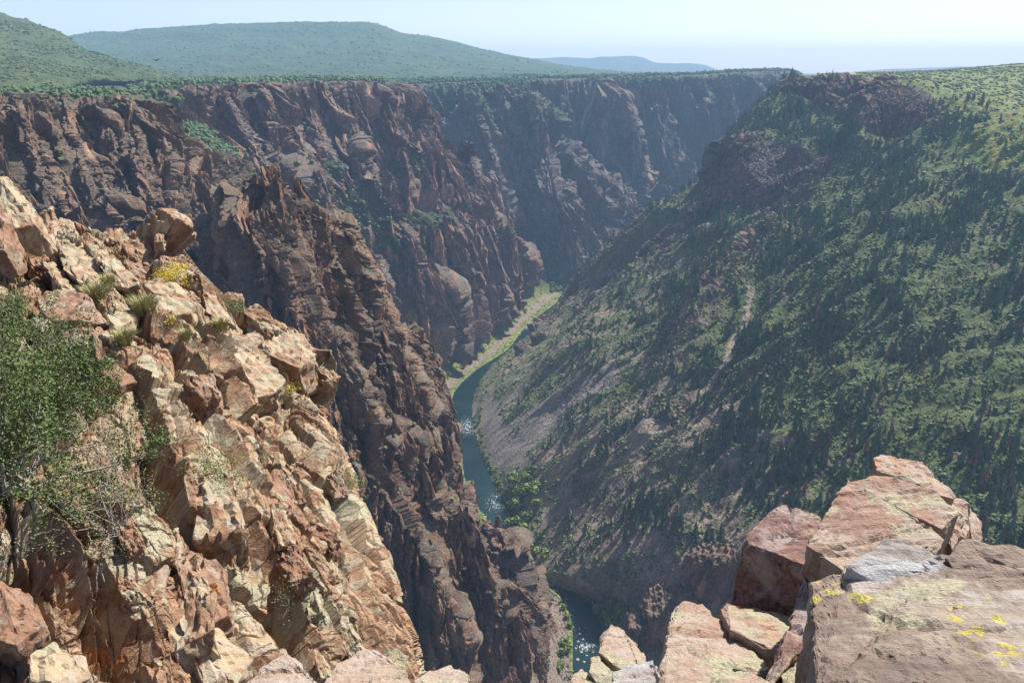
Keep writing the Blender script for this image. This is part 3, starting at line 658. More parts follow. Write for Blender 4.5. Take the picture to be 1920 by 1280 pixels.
# ---- left river bank
def zb(px, py, z): p = unz(px, py, z); return (px, py, p[1])
B = []
for (a, b, c) in [((1062,548),(1040,540),(1010,520)), ((1038,572),(1005,560),(975,535)), ((992,606),(962,606),(925,585)), ((952,655),(905,655),(865,620)), ((893,694),(850,698),(800,650)), ((853,735),(822,735),(775,690)),
  ((850,785),(820,790),(770,760)), ((866,860),(845,865),(790,840)), ((886,935),(865,940),(800,930)), ((945,1010),(910,1020),(860,1010)), ((998,1078),(985,1090),(935,1080)), ((1052,1118),(1020,1125),(955,1120)),
  ((1072,1165),(1040,1170),(985,1170)), ((1075,1230),(1045,1235),(990,1240)), ((1078,1400),(1040,1400),(980,1400))]:
    B.append([zb(*a, RIVER-1.5), zb(a[0]-4, a[1], RIVER+1.2), zb(*b, RIVER+5), zb(*c, RIVER+48)])
Pb, tub, tvb = net_surface(B, 620, 160)
nb = fbm(Pb/9, 4, 71)*2.0+facets(Pb, 3.0, frame((0, 0, 1)), (1, 1, 1), 73)[0]*.35
vb = tvb[:, None]+0*Pb[..., 0]; ub = tub[None]+0*vb
Pb[..., 2] += nb*sstep(.3, 1.3, vb)
gb = .25+sstep(.25, .45, vb)*sstep(1.55, .9, vb)*.8+.3*sstep(7, 4, ub)*sstep(1.6, 2.2, vb)-.35*sstep(10.5, 11, ub)*sstep(.7, .9, vb)+.15*noise(Pb/12, 5)
me = grid_mesh('river_bank', Pb, dict(green=gb, cell=0*gb)); link('river_bank', me, M['bank'], kind='structure')
SHEETS['B'] = (Pb, normals(Pb), gb, Pb)

# ---- river
RL = [(1062,545),(1045,565),(1000,604),(960,650),(905,692),(868,735),(868,790),(890,870),(925,940),(960,1010),(1030,1095),(1085,1130),(1105,1180),(1112,1240),(1115,1420)]
W = crom(np.array([unz(a, b, RIVER) for a, b in RL]), 900); T = np.gradient(W, axis=0); T /= np.linalg.norm(T, axis=-1, keepdims=True); Sd = np.stack([-T[:, 1], T[:, 0], 0*T[:, 0]], -1)
wd = np.linspace(-75, 75, 220); PW = W[None]+Sd[None]*wd[:, None, None]; PW[..., 2] = RIVER+0.12*fbm(PW/np.array([3., 3., 1]), 3, 7)
Xr, Yr = proj(PW); foam_glint = 0*Xr
for (cx, cy, rx, ry, a) in [(876,800,42,46,.50),(925,690,36,22,.44),(930,942,55,50,.48),(985,607,40,24,.55),(1005,583,40,24,.5),(945,655,40,20,.42),(1098,1212,50,20,.52),(1085,1235,22,30,.3),(905,690,20,12,.3),(880,830,18,14,.4)]:  # rapids; the patch at the bend below the scree also paints sun glitter
    foam_glint = np.maximum(foam_glint, a*np.exp(-(((Xr-cx)/rx)**2+((Yr-cy)/ry)**2)))
me = grid_mesh('river', PW, dict(foam_glint=foam_glint), smooth=True); link('river', me, M['water'], kind='structure')

# ---- hills
def hill(name, net, nu, nv, mat, amp, size, seed, dirs=None):
    P, tu, tv = net_surface(net, nu, nv); N = normals(P)
    h = fbm(P/size, 4, seed, ridged=False)*amp*1.4+fbm(P/(size*.6), 4, seed+4, ridged=True)*amp*.9+fbm(P/(size*.09), 3, seed+9)*amp*.12
    m = sstep(.3, 1.0, tv)[:, None]*0+1
    P = P+N*(h*sstep(len(net[0])-1, len(net[0])-1.6, tv)[:, None])[..., None]
    me = grid_mesh(name, P); link(name, me, mat, kind='structure'); SHEETS[name] = (P, normals(P), None, P)
sk = [(-420,75),(-150,72),(60,72),(125,68),(240,62),(390,50),(480,44),(640,41),(700,43),(760,65),(860,86),(960,106),(1040,121),(1110,133),(1200,139),(1400,142)]
hill('far_mountain', [[(x, y+22, 9500), (x, y, 6300), (x, y+(152-y)*.33, 5500), (x-8, y+(154-y)*.66, 4500), (x-10, 149, float(np.interp(x, [600, 900], [3300, 4400]))), (x-15, float(np.interp(x, [600, 900], [156, 149])), float(np.interp(x, [600, 900], [2300, 3800])))] for x, y in sk], 700, 200, M['hill_far'], 22, 900, 601)
sk2 = [(-300,-120),(-150,-50),(0,27),(55,47),(112,70),(165,103),(240,124),(330,147),(400,153)]
hill('near_hill', [[(x, y+40, 3900+(x > 0)*400), (x, y, 2700-x*.4), (x-4, y+(160-y)*.4, 2250-x*.4), (x-8, y+(163-y)*.75, 1700-x*.3), (x-15, float(np.interp(x, [60, 330], [166, 158])), float(np.interp(x, [60, 330], [1150, 2300])))] for x, y in sk2], 620, 260, M['hill_near'], 12, 260, 611)
sk3 = [(900,112),(975,109),(1050,110),(1105,111),(1130,107),(1200,109),(1232,119),(1300,120),(1330,126),(1362,136)]
hill('distant_mesa', [[(x, y+8, 15500), (x, y, 14000), (x, y+(136-y)*.35, 13200), (x, 137, 11500)] for x, y in sk3], 300, 60, M['plain'], 30, 2500, 621)
sk4 = [(960,118),(1010,118),(1060,122),(1100,129),(1140,134)]
hill('distant_ridge', [[(x, y+8, 12500), (x, y, 10000), (x, 138, 8500)] for x, y in sk4], 200, 40, M['plain'], 20, 1500, 623)
sk5 = [(1600,138),(1690,131),(1760,128),(1850,125),(1900,121),(1990,117),(2200,112)]
hill('distant_skyline_ridge', [[(x, y+8, 15500), (x, y, 14000), (x, 138, 11500)] for x, y in sk5], 200, 40, M['plain'], 25, 2500, 625)
# one sheet of ground out to the horizon
xs = np.linspace(-16500, 16500, 300); ys = np.geomspace(3600, 16000, 120)
PX, PY = np.meshgrid(xs, ys); PP = np.stack([PX, PY, -34+0*PX], -1); PP[..., 2] += fbm(PP/2500, 3, 3)*14
me = grid_mesh('ground', PP); link('ground', me, M['plain'], kind='structure')
# ------------------------------------------------------------------ our own rim: the fractured outcrop on the left
A = [
 [(-140,420,44),(-70,405,34),(-70,560,22),(-70,720,15),(-70,880,11),(-70,1060,8.5),(-70,1320,6.5),(-70,1700,4.5)],
 [(60,470,43),(60,428,33),(50,550,23),(40,700,16.5),(30,860,12),(30,1040,9),(20,1310,6.8),(10,1700,4.7)],
 [(180,480,42),(180,432,32),(170,545,24.5),(160,680,17.5),(150,830,13),(140,1010,9.8),(130,1310,7.2),(120,1700,5)],
 [(290,490,41),(290,440,31),(285,548,25.5),(280,670,19),(270,820,14),(270,1000,10.5),(260,1310,7.6),(250,1700,5.3)],
 [(362,560,39),(358,510,30),(370,592,26),(380,700,20),(385,840,15),(390,1010,11.5),(390,1310,8.2),(390,1700,5.6)],
 [(445,640,37),(440,592,29),(460,660,26),(470,750,21.5),(480,870,16.5),(500,1030,12.5),(520,1315,9),(530,1700,6)],
 [(520,660,36),(520,606,28),(525,680,26),(530,770,22.5),(545,880,17.5),(570,1040,13),(590,1315,9.4),(600,1700,6.4)],
 [(578,680,36),(572,628,27),(582,700,25.5),(595,790,22),(612,900,18.5),(640,1060,14),(668,1325,10.1),(680,1700,6.9)],
 [(604,745,37),(596,690,27),(612,770,24.6),(628,850,22),(650,945,18.7),(690,1090,14.6),(735,1335,10.8),(750,1700,7.4)],
 [(622,830,40),(612,760,28),(632,830,25),(652,905,22.3),(682,1000,19),(728,1130,15.4),(785,1345,11.6),(800,1700,8)],
 [(624,880,46),(616,820,33),(636,890,30),(655,960,27),(685,1050,23),(730,1180,19),(780,1380,15),(795,1700,11)],
 [(618,960,60),(612,920,48),(630,990,44),(650,1060,40),(680,1150,35),(720,1280,30),(765,1450,25),(780,1750,19)]]
PA, tua, tva = net_surface(A, 1050, 950, fu=[1, 1, 1, 1, 1, 1, 1, 1, 1.1, .6, .4], fv=[.5, 1, 1, 1, 1, 1, .25])
baseA = PA.copy(); NA = normals(blur(PA, 4))
XA, YA = proj(baseA)
ddir = un(700, 970, 19)-un(470, 650, 27)
frA = frame(ddir, (0, 0, 1))
wgt = np.clip(baseA[..., 1]/14, .45, 1.15)
va = tva[:, None]+0*XA; ua = tua[None]+0*XA
rightface = sstep(6.6, 8.2, ua)
h1, c1 = facets(baseA, 3.3, frA, (.6, 1, 2.3), 701, tilt=.8, step=.5, warp=.12, crack=.2)
h2, c2 = facets(baseA, .92, frA, (.6, 1, 2.4), 702, tilt=.85, step=.8, warp=.1, crack=.2)
h3, c3 = facets(baseA, .33, frA, (.9, 1, 1.4), 703, tilt=.7, step=.8, warp=.1, crack=.15)
h4, c4 = facets(baseA, .12, frA, (1, 1, 1.1), 704, tilt=.9, step=.8, warp=.15, crack=.3)
HA = h1*.45*np.minimum(wgt, 1)+h2*.4+h3*.3+h4*.2*sstep(22, 9, baseA[..., 1])+fbm(baseA/.35, 3, 9)*.035
qa = baseA@frA.T
for sz, dp in ((1.1, .16), (.42, .07)):
    nn_ = np.abs(noise(qa/np.array([sz*.6, sz, sz*3.2])+3, int(sz*100))); HA = HA-dp*np.clip(1-nn_/.05, 0, 1)**.7
    nn_ = np.abs(noise(qa/np.array([sz*1.6, sz*1.6, sz*.8])+9, int(sz*130))); HA = HA-dp*.5*np.clip(1-nn_/.035, 0, 1)**.7
# joints that cut the outcrop, long and dark
for pts, w, dpt in [([(200,470),(262,545),(300,600)], .35, .5), ([(440,620),(500,720),(520,780)], .3, .8), ([(560,700),(640,860)], .25, .7), ([(300,640),(420,800),(455,860)], .4, .9), ([(110,480),(180,600)], .4, .7),
                    ([(420,960),(520,1120),(560,1260)], .35, 1.0), ([(60,1020),(120,1160),(200,1280)], .28, .8), ([(330,780),(420,900),(500,960)], .35, .8), ([(640,960),(690,1140)], .3, .7), ([(170,1090),(260,1250)], .25, .7)]:
    d, par, side = seg_dist(baseA, onsurf(baseA, pts))
    HA = HA-dpt*np.clip(1-d/w, 0, 1)**.6
HA = np.where(va < 1.05, np.minimum(HA, .35), HA)
HA = HA-.22*sstep(6, 9, ua)
PA = baseA+NA*HA[..., None]
cellA = c1*.35+c2*.4+c3*.25
cellA = np.clip((cellA-.5)*1.5+.5, 0, 1)
me = grid_mesh('rock_outcrop', PA, dict(cell=cellA)); link('rock_outcrop', me, M['outcrop'], kind='structure')
SHEETS['A'] = (PA, normals(PA), None, baseA)

def surf_at(px, py, lift=0):
    P = SHEETS['A'][0]; X, Y = proj(P)
    d = (X-px)**2+(Y-py)**2
    m = d < d.min()+30
    idx = np.argwhere(m); best = min(idx, key=lambda k: np.linalg.norm(P[k[0], k[1]]))
    p = P[best[0], best[1]].copy(); p[2] += lift
    return p

# ------------------------------------------------------------------ boulders: convex blocks with worn edges
def hull_rock(name, pts, mat, label, cat='boulder', group=None, res=.05, amp=.03, seed=0, sdir=(1, 0, 0), strata=.5, rnd=2, grid=None, blk=.42, cracks=0, parent=None):
    bm = bmesh.new()
    pts = [Vector(p) for p in pts]; c = sum(pts, Vector())/len(pts)
    for p in pts: bm.verts.new(p-c)
    r = bmesh.ops.convex_hull(bm, input=bm.verts)
    junk = [g for g in r['geom_interior'] if isinstance(g, bmesh.types.BMVert)]
    if junk: bmesh.ops.delete(bm, geom=junk, context='VERTS')
    bmesh.ops.dissolve_limit(bm, angle_limit=math.radians(6), verts=bm.verts, edges=bm.edges)
    ext = max((v.co.length for v in bm.verts))
    bmesh.ops.bevel(bm, geom=list(bm.edges), offset=ext*.018*rnd, segments=2, profile=.6, affect='EDGES', clamp_overlap=True)
    bmesh.ops.triangulate(bm, faces=bm.faces)
    for it in range(9):
        es = [e for e in bm.edges if e.calc_length() > res*1.5]
        if not es or len(bm.faces) > 60000: break
        bmesh.ops.subdivide_edges(bm, edges=es, cuts=1, use_grid_fill=False)
        bmesh.ops.triangulate(bm, faces=[f for f in bm.faces if len(f.verts) > 3])
    me = bpy.data.meshes.new(name); bm.to_mesh(me); bm.free()
    n = len(me.vertices); co = np.empty(n*3, f32); me.vertices.foreach_get('co', co); co = co.reshape(-1, 3)
    nn = np.empty(n*3, f32); me.vertices.foreach_get('normal', nn); nn = nn.reshape(-1, 3)
    W = co+np.array(c)
    fr = frame(sdir)
    q = (W@fr.T)
    st = noise(np.stack([q[:, 0]*2.2, q[:, 1]*1.0, q[:, 2]*.35], -1)/(amp*7)+seed, seed)       # thin layers along sdir
    st = st+.5*noise(np.stack([q[:, 0]*5, q[:, 1]*2, q[:, 2]*.6], -1)/(amp*7)+seed, seed+1)
    hf, cf = facets(W, amp*7, fr, (.5, 1, 2.2), seed+5, tilt=.7, step=.6, crack=.12)
    H = st*amp*strata+hf*blk+fbm(W/(amp*14), 4, seed+3)*amp*1.5+fbm(W/(amp*1.6), 3, seed+4)*amp*.3
    if cracks:
        for cs, cd in ((.9, 1.0), (.35, .5)):
            nk = np.abs(noise(np.stack([q[:, 0]*1.5, q[:, 1], q[:, 2]*.5], -1)/cs+seed*.7, seed+9)); H = H-cracks*cd*np.clip(1-nk/.03, 0, 1)
    co = co+nn*H[:, None]
    me.vertices.foreach_set('co', co.ravel()); attr(me, 'cell', cf); me.update()
    o = link(name, me, mat, parent)
    o.location = c
    if parent is None:
        o['label'] = label; o['category'] = cat
        if group: o['group'] = group
    return o
def P3(*a): return [tuple(un(*x)) for x in a]
def block(top, off, taper=.9):
    """top outline and the same outline moved down"""
    t = P3(*top); c = np.mean(t, axis=0)
    return t+[tuple(c+(np.array(p)-c)*taper+np.array(off)) for p in t]
OUT = 'loose blocks on the left outcrop'
# (name of shape) top outline in picture points with forward distance, offset down
LB = [
 ([(232,440,29.5),(262,424,30.5),(300,428,30.5),(330,470,29.5),(352,498,29),(318,520,28),(260,520,27.5),(235,480,28.2)], (.15,.5,-.9), 'boulder_red', 'large dark brown boulder with a smooth shaded face at the top of the left outcrop'),
 ([(290,440,30.5),(300,438,31),(356,492,29.8),(352,512,29.2),(338,512,29),(305,470,29.8)], (.1,.4,-.6), 'boulder_red', 'narrow tilted slab leaning on the right side of the dark brown boulder'),
 ([(180,470,28),(192,465,28.5),(225,490,27.5),(262,530,26),(240,540,25.4),(205,532,25.6),(185,495,27)], (-.1,.4,-.6), 'boulder', 'pale tan leaf-shaped slab left of the dark brown boulder, above the grass'),
 ([(110,465,28.5),(150,455,29.5),(178,482,28.3),(192,520,26.5),(200,535,26),(150,530,25.5),(120,505,26.6)], (-.1,.4,-.6), 'boulder', 'pinkish tan blocky boulder left of the leaf-shaped slab'),
 ([(78,492,27.5),(100,490,28),(122,515,26.8),(145,550,25),(130,555,24.6),(100,525,25.6)], (-.1,.4,-.5), 'boulder', 'wedge of tan rock under the pinkish blocky boulder'),
 ([(0,335,27),(16,332,27.5),(44,368,27),(64,418,26),(30,428,25.5),(0,420,25.5),(-40,400,26)], (.1,.8,-1.2), 'boulder', 'tall pale slab with greenish lichen standing at the left edge of the photo'),
 ([(-30,375,22),(2,380,22),(16,430,21),(26,455,20.5),(8,470,19.8),(-30,460,20)], (0,.4,-.9), 'boulder_red', 'red brown slab in front of the tall pale slab at the left edge'),
 ([(286,558,24.8),(340,546,25.6),(364,572,25),(356,588,24.3),(300,592,23.6),(292,575,24)], (.05,.1,-.55), 'boulder', 'small pink lit block with a jagged lower edge beside the grass tuft'),
 ([(262,530,26),(290,520,26.6),(330,530,26.3),(352,546,26),(330,556,25.2),(290,550,25)], (0,.2,-.4), 'boulder', 'low pale slab wedged behind the small pink lit block'),
 ([(378,552,27),(400,545,27.6),(425,580,26.6),(436,606,25.8),(412,602,25.6),(388,585,26)], (.1,.2,-.5), 'boulder', 'pale pink pointed block on the brow, right of the small pink lit block'),
 ([(66,555,22.5),(110,542,23.5),(160,548,23),(176,575,21.8),(200,605,20.5),(150,600,20),(95,600,20),(75,580,21)], (-.1,.2,-.9), 'boulder_red', 'dark topped brown block with a pale edge above the green bush'),
 ([(170,625,17.8),(200,622,18.4),(240,680,17),(262,715,16.4),(225,722,15.7),(188,700,16)], (-.2,.1,-.7), 'boulder_red', 'brown varnished slab with a pointed top right of the green bush'),
 ([(200,590,20.5),(245,578,21.8),(254,590,21.4),(250,602,20.8),(215,615,20)], (0,.1,-.3), 'boulder', 'flat tan stone low in the grass of the ledge'),
 ([(345,700,19.5),(372,690,20),(425,760,18.4),(420,800,17.3),(370,800,16.8),(335,760,17.6)], (-.25,.2,-.9), 'boulder_red', 'big brown block with a lit sloping edge in the middle of the left outcrop'),
 ([(440,665,23),(475,655,23.8),(535,710,22.3),(520,735,21.3),(480,745,20.6),(448,700,21.6)], (-.2,.2,-.9), 'boulder', 'wedge shaped block with a dark shaded front below the rounded brow'),
 ([(405,740,19.7),(440,738,20.1),(457,770,19),(440,795,18.2),(415,790,18.1)], (-.1,.1,-.6), 'boulder_red', 'small square brown block in the dark notch of the left outcrop'),
 ([(465,600,27.5),(520,602,27.5),(570,625,26.8),(590,665,25.4),(560,690,24.2),(505,665,24.8),(462,635,26)], (.1,.1,-1.2), 'boulder', 'rounded pale brow of rock with a grey patch at the edge of the drop'),
 ([(480,870,15.8),(530,900,15.8),(575,985,14),(560,1010,13.4),(500,960,13.7),(462,905,14.8)], (-.25,.3,-1.0), 'boulder_red', 'dark hollowed boulder with a pale ridge on its right side'),
 ([(566,1170,11.5),(590,1155,12),(618,1165,11.8),(625,1185,11.3),(600,1200,10.9),(572,1190,11)], (0,.25,-1.5), 'boulder_red', 'upright rusty column of rock standing just above the nearest rocks'),
 ([(55,1225,7.2),(100,1200,7.6),(150,1225,7.5),(172,1270,7),(120,1290,6.7),(60,1275,6.8)], (0,.15,-.7), 'boulder', 'greenish grey block lying in the dark hollow at the lower left corner'),
 ([(335,1160,8.8),(365,1140,9.4),(420,1200,9),(470,1235,8.8),(440,1290,8.1),(380,1280,8)], (-.1,.2,-.8), 'boulder', 'grey tan block splashed with yellow lichen left of the nearest rocks'),
 ([(255,1025,9.8),(300,1010,10.3),(318,1050,9.8),(310,1130,9.1),(262,1150,8.8),(235,1090,9.2)], (-.1,.3,-.7), 'boulder_red', 'smooth rusty brown slab right of the dead branches'),
 ([(330,1050,10),(360,1035,10.5),(420,1060,10.3),(430,1150,9.4),(390,1170,9),(345,1120,9.3)], (-.1,.3,-.7), 'boulder_red', 'dark red brown panel of rock beside the smooth rusty slab'),
 ([(60,1110,8.4),(0,1090,8.2),(-40,1110,8),(-40,1190,7.3),(30,1210,7.2),(80,1170,7.6)], (0,.2,-.7), 'boulder_red', 'red brown block with orange lichen at the left edge below the dead branches'),
]
for k, (top, off, mt, lab) in enumerate(LB):
    t = [(a, b+(16 if k < 2 else 0), y) for a, b, y in top]
    hull_rock('boulder', block(t, off, .96), M[mt], lab, group=OUT, res=.14 if k < 17 else .07, amp=.045 if k < 17 else .028, seed=800+k*11, sdir=ddir, strata=.7, rnd=1)

# angular joint blocks broken out of the bedrock: a few shapes, turned with the joints
rsb = np.random.RandomState(77); tm = []
for k in range(12):
    b = np.array([(x, y, z) for x in (-.5, .5) for y in (-.5, .5) for z in (-.5, .5)], float)*np.array([.55, .85, 1.35])*rsb.uniform(.8, 1.2, 3)
    b = b+rsb.uniform(-.16, .16, b.shape); cut = b[rsb.randint(8)]*.55+rsb.uniform(-.1, .1, 3); b = [tuple(x) for x in b]
    ob = hull_rock('joint_block', b, M['outcrop'] if k % 3 else M['boulder_red'], 'x', res=.055, amp=.035, seed=1500+k, sdir=(0, 0, 1), strata=.6, rnd=.45, blk=.5, cracks=.03); tm.append(ob.data); bpy.data.objects.remove(ob)
PAd, NAd = SHEETS['A'][0], blur(SHEETS['A'][1], 6); XA2, YA2 = proj(PAd)
okk = np.argwhere((XA2 > 5) & (XA2 < 800) & (YA2 > 430) & (YA2 < 1270) & (va > 1.15) & (va < 6.5) & (ua < 7.3))
dns = 1/np.array([PAd[i, j, 1] for i, j in okk]); picks = okk[rsb.choice(len(okk), 210, replace=False)]
FR = np.array(frA)
taken = []
for (i, j) in picks:
    x, y = XA2[i, j], YA2[i, j]; Yd = PAd[i, j, 1]
    if (190 < x < 470 and 520 < y < 640) or (x < 215 and 560 < y < 1000): continue
    if len(taken) >= 70: break
    sz = np.clip(rsb.lognormal(-.25, .4), .35, 1.7)*np.interp(Yd, [7, 14, 30], [.75, 1.25, 1.8]); ppx = sz/Yd*1440
    if any((x-a)**2+(y-b)**2 < (.33*(ppx+c))**2 for a, b, c in taken): continue
    taken.append((x, y, ppx))
    R = Matrix(FR.T.tolist()) @ Matrix.Rotation(rsb.uniform(-.3, .3), 3, 'X') @ Matrix.Rotation(rsb.uniform(-.3, .3), 3, 'Y') @ Matrix.Rotation(rsb.uniform(-.4, .4), 3, 'Z')
    ob = bpy.data.objects.new('joint_block', tm[rsb.randint(12)]); COL.objects.link(ob)
    ob.matrix_world = Matrix.Translation(Vector(PAd[i, j]-NAd[i, j]*sz*.24)) @ R.to_4x4() @ Matrix.Diagonal((sz, sz, sz, 1))
    zn = 'near the top of the left outcrop' if y < 620 else ('on the right shoulder of the left outcrop above the drop' if x > 520 else ('in the middle of the left outcrop' if y < 900 else 'in the lower part of the left outcrop'))
    ob['label'] = 'angular fractured block '+zn; ob['category'] = 'rock block'; ob['group'] = 'fractured blocks '+zn

# ------------------------------------------------------------------ pinnacles and pillars that stand out of the canyon walls
rsp = np.random.RandomState(123)
def pillar_tpls(mat, seed, n=6):
    out = []
    for k in range(n):
        w, d = rsp.uniform(.13, .19), rsp.uniform(.14, .24); pts = []
        for (x, y) in ((-w, -d*.2), (0, -d), (w, 0), (0, d)): pts.append((x*1.25+rsp.uniform(-.02, .02), y*1.25, -1.05)); pts.append((x+rsp.uniform(-.02, .02), y, -.35)); 
        px_ = rsp.uniform(-.06, .06)
        pts += [(px_-w*.45, -d*.2, -.09+rsp.uniform(-.03, .03)), (px_+w*.35, 0, 0), (px_, d*.4, -.03), (px_+w*.1, -d*.6, -.14)]
        ob = hull_rock('pillar', pts, M[mat], 'x', res=.032, amp=.014, seed=seed+k, sdir=(0, 0, 1), strata=1.6, rnd=.5, blk=.9, cracks=.012)
        c = np.array(ob.location); me = ob.data; nn_ = len(me.vertices); co = np.empty(nn_*3, f32); me.vertices.foreach_get('co', co); co = co.reshape(-1, 3)+c; me.vertices.foreach_set('co', co.ravel().astype(f32))
        attr(me, 'green', np.clip((co[:, 2]+.12)*4, 0, .35)); me.update(); bpy.data.objects.remove(ob); out.append(me)
    return out
def pillars(key, mat, seed, items, proud=.10):
    """items: (px, py of the top, py of the foot, width factor)"""
    T_ = pillar_tpls(mat, seed); P, N, g, base = SHEETS[key]; X, Y = proj(P)
    Ns = blur(N, 12)
    for (a, b, b2, wf) in items:
        m = (X-a)**2+(Y-b)**2; k = np.unravel_index(np.argmin(m+np.linalg.norm(P, axis=-1)*.02), X.shape); S = P[k]; n_ = Ns[k]/np.linalg.norm(Ns[k])
        depth = S[1]*CP-S[2]*SP; h = (b2-b)/FPX*depth*1.12
        t = np.array([0, 0, -1.])-n_*(n_@np.array([0, 0, -1.])); t /= np.linalg.norm(t); dvec = np.array([0, 0, -1.])*.55+t*.45; dvec /= np.linalg.norm(dvec)
        z = Vector(-dvec); y = Vector((n_[0], n_[1], 0)).normalized(); x = y.cross(z).normalized(); y = z.cross(x)
        R = Matrix((x, y, z)).transposed() @ Matrix.Rotation(rsp.uniform(-.5, .5), 3, 'Z')
        ob = bpy.data.objects.new('rock_pillar', T_[rsp.randint(len(T_))]); COL.objects.link(ob); w = h*wf
        ob.matrix_world = Matrix.Translation(Vector(S+n_*np.array([1, 1, 0])*w*proud+np.array([0, 0, h*.03]))) @ R.to_4x4() @ Matrix.Diagonal((w, w, h, 1)); ob['kind'] = 'structure'
def rnd_items(key, n, hpx, band, seed, wf=(.6, 1.1)):
    P, N, g, base = SHEETS[key]; X, Y = proj(P); r = np.random.RandomState(seed)
    i0, i1 = int(band[0]*P.shape[0]), int(band[1]*P.shape[0])
    ok = (X > -20) & (X < 1700) & (g < .6); ok[:i0] = False; ok[i1:] = False
    idx = np.argwhere(ok); idx = idx[r.choice(len(idx), n, replace=False)]; out = []
    for i, j in idx: h = r.uniform(*hpx); out.append((X[i, j], Y[i, j], Y[i, j]+h, r.uniform(*wf)))
    return out
pillars('canyon_wall_left', 'cliff_mid', 4000, [(838,328,460,.7),(888,268,380,.5),(832,338,400,.45),(758,228,310,.7),(745,168,300,.8),(775,165,260,.7),(700,168,260,.8),(655,170,250,.8),(545,165,290,.8),(505,170,300,.8),(460,166,280,.8),(590,165,230,.7),(620,168,250,.7),
  (905,350,430,.6),(925,340,420,.5),(757,425,610,.45),(815,430,600,.5),(860,400,560,.5),(868,400,560,.45),(776,470,620,.5),(700,440,560,.7),(735,460,620,.6),(945,420,520,.7),(960,380,470,.7),(830,300,400,.6),(800,290,380,.6)]
  +rnd_items('canyon_wall_left', 90, (60, 140), (.2, .62), 5, (.45, .9)))
pillars('canyon_wall_far', 'cliff_far', 4100, [(1105,310,430,.6),(1125,330,470,.6),(1085,345,480,.6),(1150,350,480,.6),(1185,365,450,.8),(1130,160,290,.7),(1150,180,300,.7),(1010,235,330,.8),(1060,180,300,.8),(1230,170,290,.8),(1290,165,280,.8),(1355,165,270,.8),(1430,150,240,.8),(1035,290,420,.7),(1070,320,460,.7),(905,230,340,.8)]
  +rnd_items('canyon_wall_far', 60, (60, 140), (.22, .8), 6, (.5, .9)))
pillars('canyon_wall_near', 'cliff_near', 4200, [(245,195,300,.6),(160,295,430,.35),(300,225,340,.6),(312,300,440,.5),(130,190,290,.6),(60,190,290,.6),(380,290,400,.6),(205,250,370,.6),(420,300,380,.6)]+rnd_items('canyon_wall_near', 60, (60, 150), (.2, .7), 7, (.4, .8)))
pillars('rock_spur', 'cliff_spur', 4300, [(485,335,520,.5),(515,332,540,.5),(545,345,560,.5),(630,430,600,.5),(650,440,640,.5),(700,535,720,.45),(765,605,800,.45),(800,650,860,.4),(832,725,920,.4),(925,978,1140,.45),(985,1050,1220,.4),(905,985,1120,.4),(430,395,520,.5)]
  +rnd_items('rock_spur', 70, (70, 170), (.2, .75), 8, (.35, .7)))
# two dark crags low on the right slope
PGs = SHEETS['G'][0]; XG, YG = proj(PGs)
def crag(outline, drop, seed):
    t = []
    for (a, b, back) in outline:
        k = np.unravel_index(np.argmin((XG-a)**2+(YG-b)**2), XG.shape); t.append((a, b, PGs[k][1]-14+back))
    o = hull_rock('rock_crag', block(t, drop, 1.05), M['cliff_far' if seed > 64 else 'cliff_spur'], 'x', res=2.2, amp=.9, seed=seed, sdir=(.1, 0, 1), strata=2.6, rnd=.4, blk=.55, cracks=2.0)
    for q_ in ('label', 'category'): del o[q_]
    o['kind'] = 'structure'; attr(o.data, 'green', np.zeros(len(o.data.vertices)))
crag([(1200,1135,0),(1216,1104,6),(1240,1090,12),(1262,1096,14),(1284,1120,6),(1262,1150,-8),(1222,1160,-10)], (-6, -8, -52), 61)
crag([(1262,1108,0),(1280,1098,8),(1302,1112,8),(1306,1140,-4),(1278,1150,-8)], (-4, -6, -46), 62)
crag([(1290,1040,0),(1312,1018,8),(1345,1008,12),(1374,1014,10),(1380,1050,-4),(1330,1062,-8)], (-10, -8, -50), 63)
crag([(1176,1150,0),(1190,1136,6),(1206,1150,4),(1200,1180,-6),(1180,1178,-6)], (-4, -6, -34), 64)

crag([(1352,318,0),(1366,280,14),(1384,246,24),(1425,214,34),(1490,214,44),(1560,250,44),(1580,290,24),(1520,318,4),(1430,350,-8),(1372,350,-8)], (-22, -30, -88), 65)
crag([(1636,186,0),(1660,166,12),(1700,160,20),(1744,176,20),(1762,206,6),(1730,216,-8),(1670,212,-10)], (-10, -16, -50), 66)
crag([(1318,356,0),(1332,338,8),(1352,332,14),(1366,352,8),(1350,372,-6),(1326,376,-6)], (-10, -14, -60), 67)
crag([(1270,392,0),(1284,372,8),(1300,362,14),(1318,378,6),(1306,400,-6)], (-10, -12, -50), 68)
crag([(1600,212,0),(1614,186,10),(1634,180,14),(1652,200,8),(1650,232,-4),(1612,236,-8)], (-10, -14, -52), 69)
# ------------------------------------------------------------------ the nearest rocks, 2 to 5 metres away
def nearmat(name, **kw): M[name] = fore_mat(name, .42, cell=False, **kw)
nearmat('slab_brown_grey', tan=(.31,.25,.19), pink=(.23,.175,.13), brown=(.13,.095,.075), grey=(.34,.33,.32), lich=.2, vivid=.64, varn=.42, strata=(.16, 1, 1), srot=(0, math.radians(12), math.radians(20)), yel=(.54,.45,.09))
nearmat('block_pink_lichen', tan=(.40,.305,.23), pink=(.33,.23,.17), brown=(.16,.09,.065), grey=(.25,.22,.18), lich=.42, vivid=.25, varn=.38, strata=(.25, 1, 1.6), srot=(0, math.radians(20), 0))
nearmat('block_purple_red', tan=(.34,.245,.20), pink=(.26,.19,.165), brown=(.12,.062,.048), grey=(.24,.22,.24), lich=.05, varn=.36, strata=(.16, 1, 1.8), srot=(0, math.radians(32), 0))
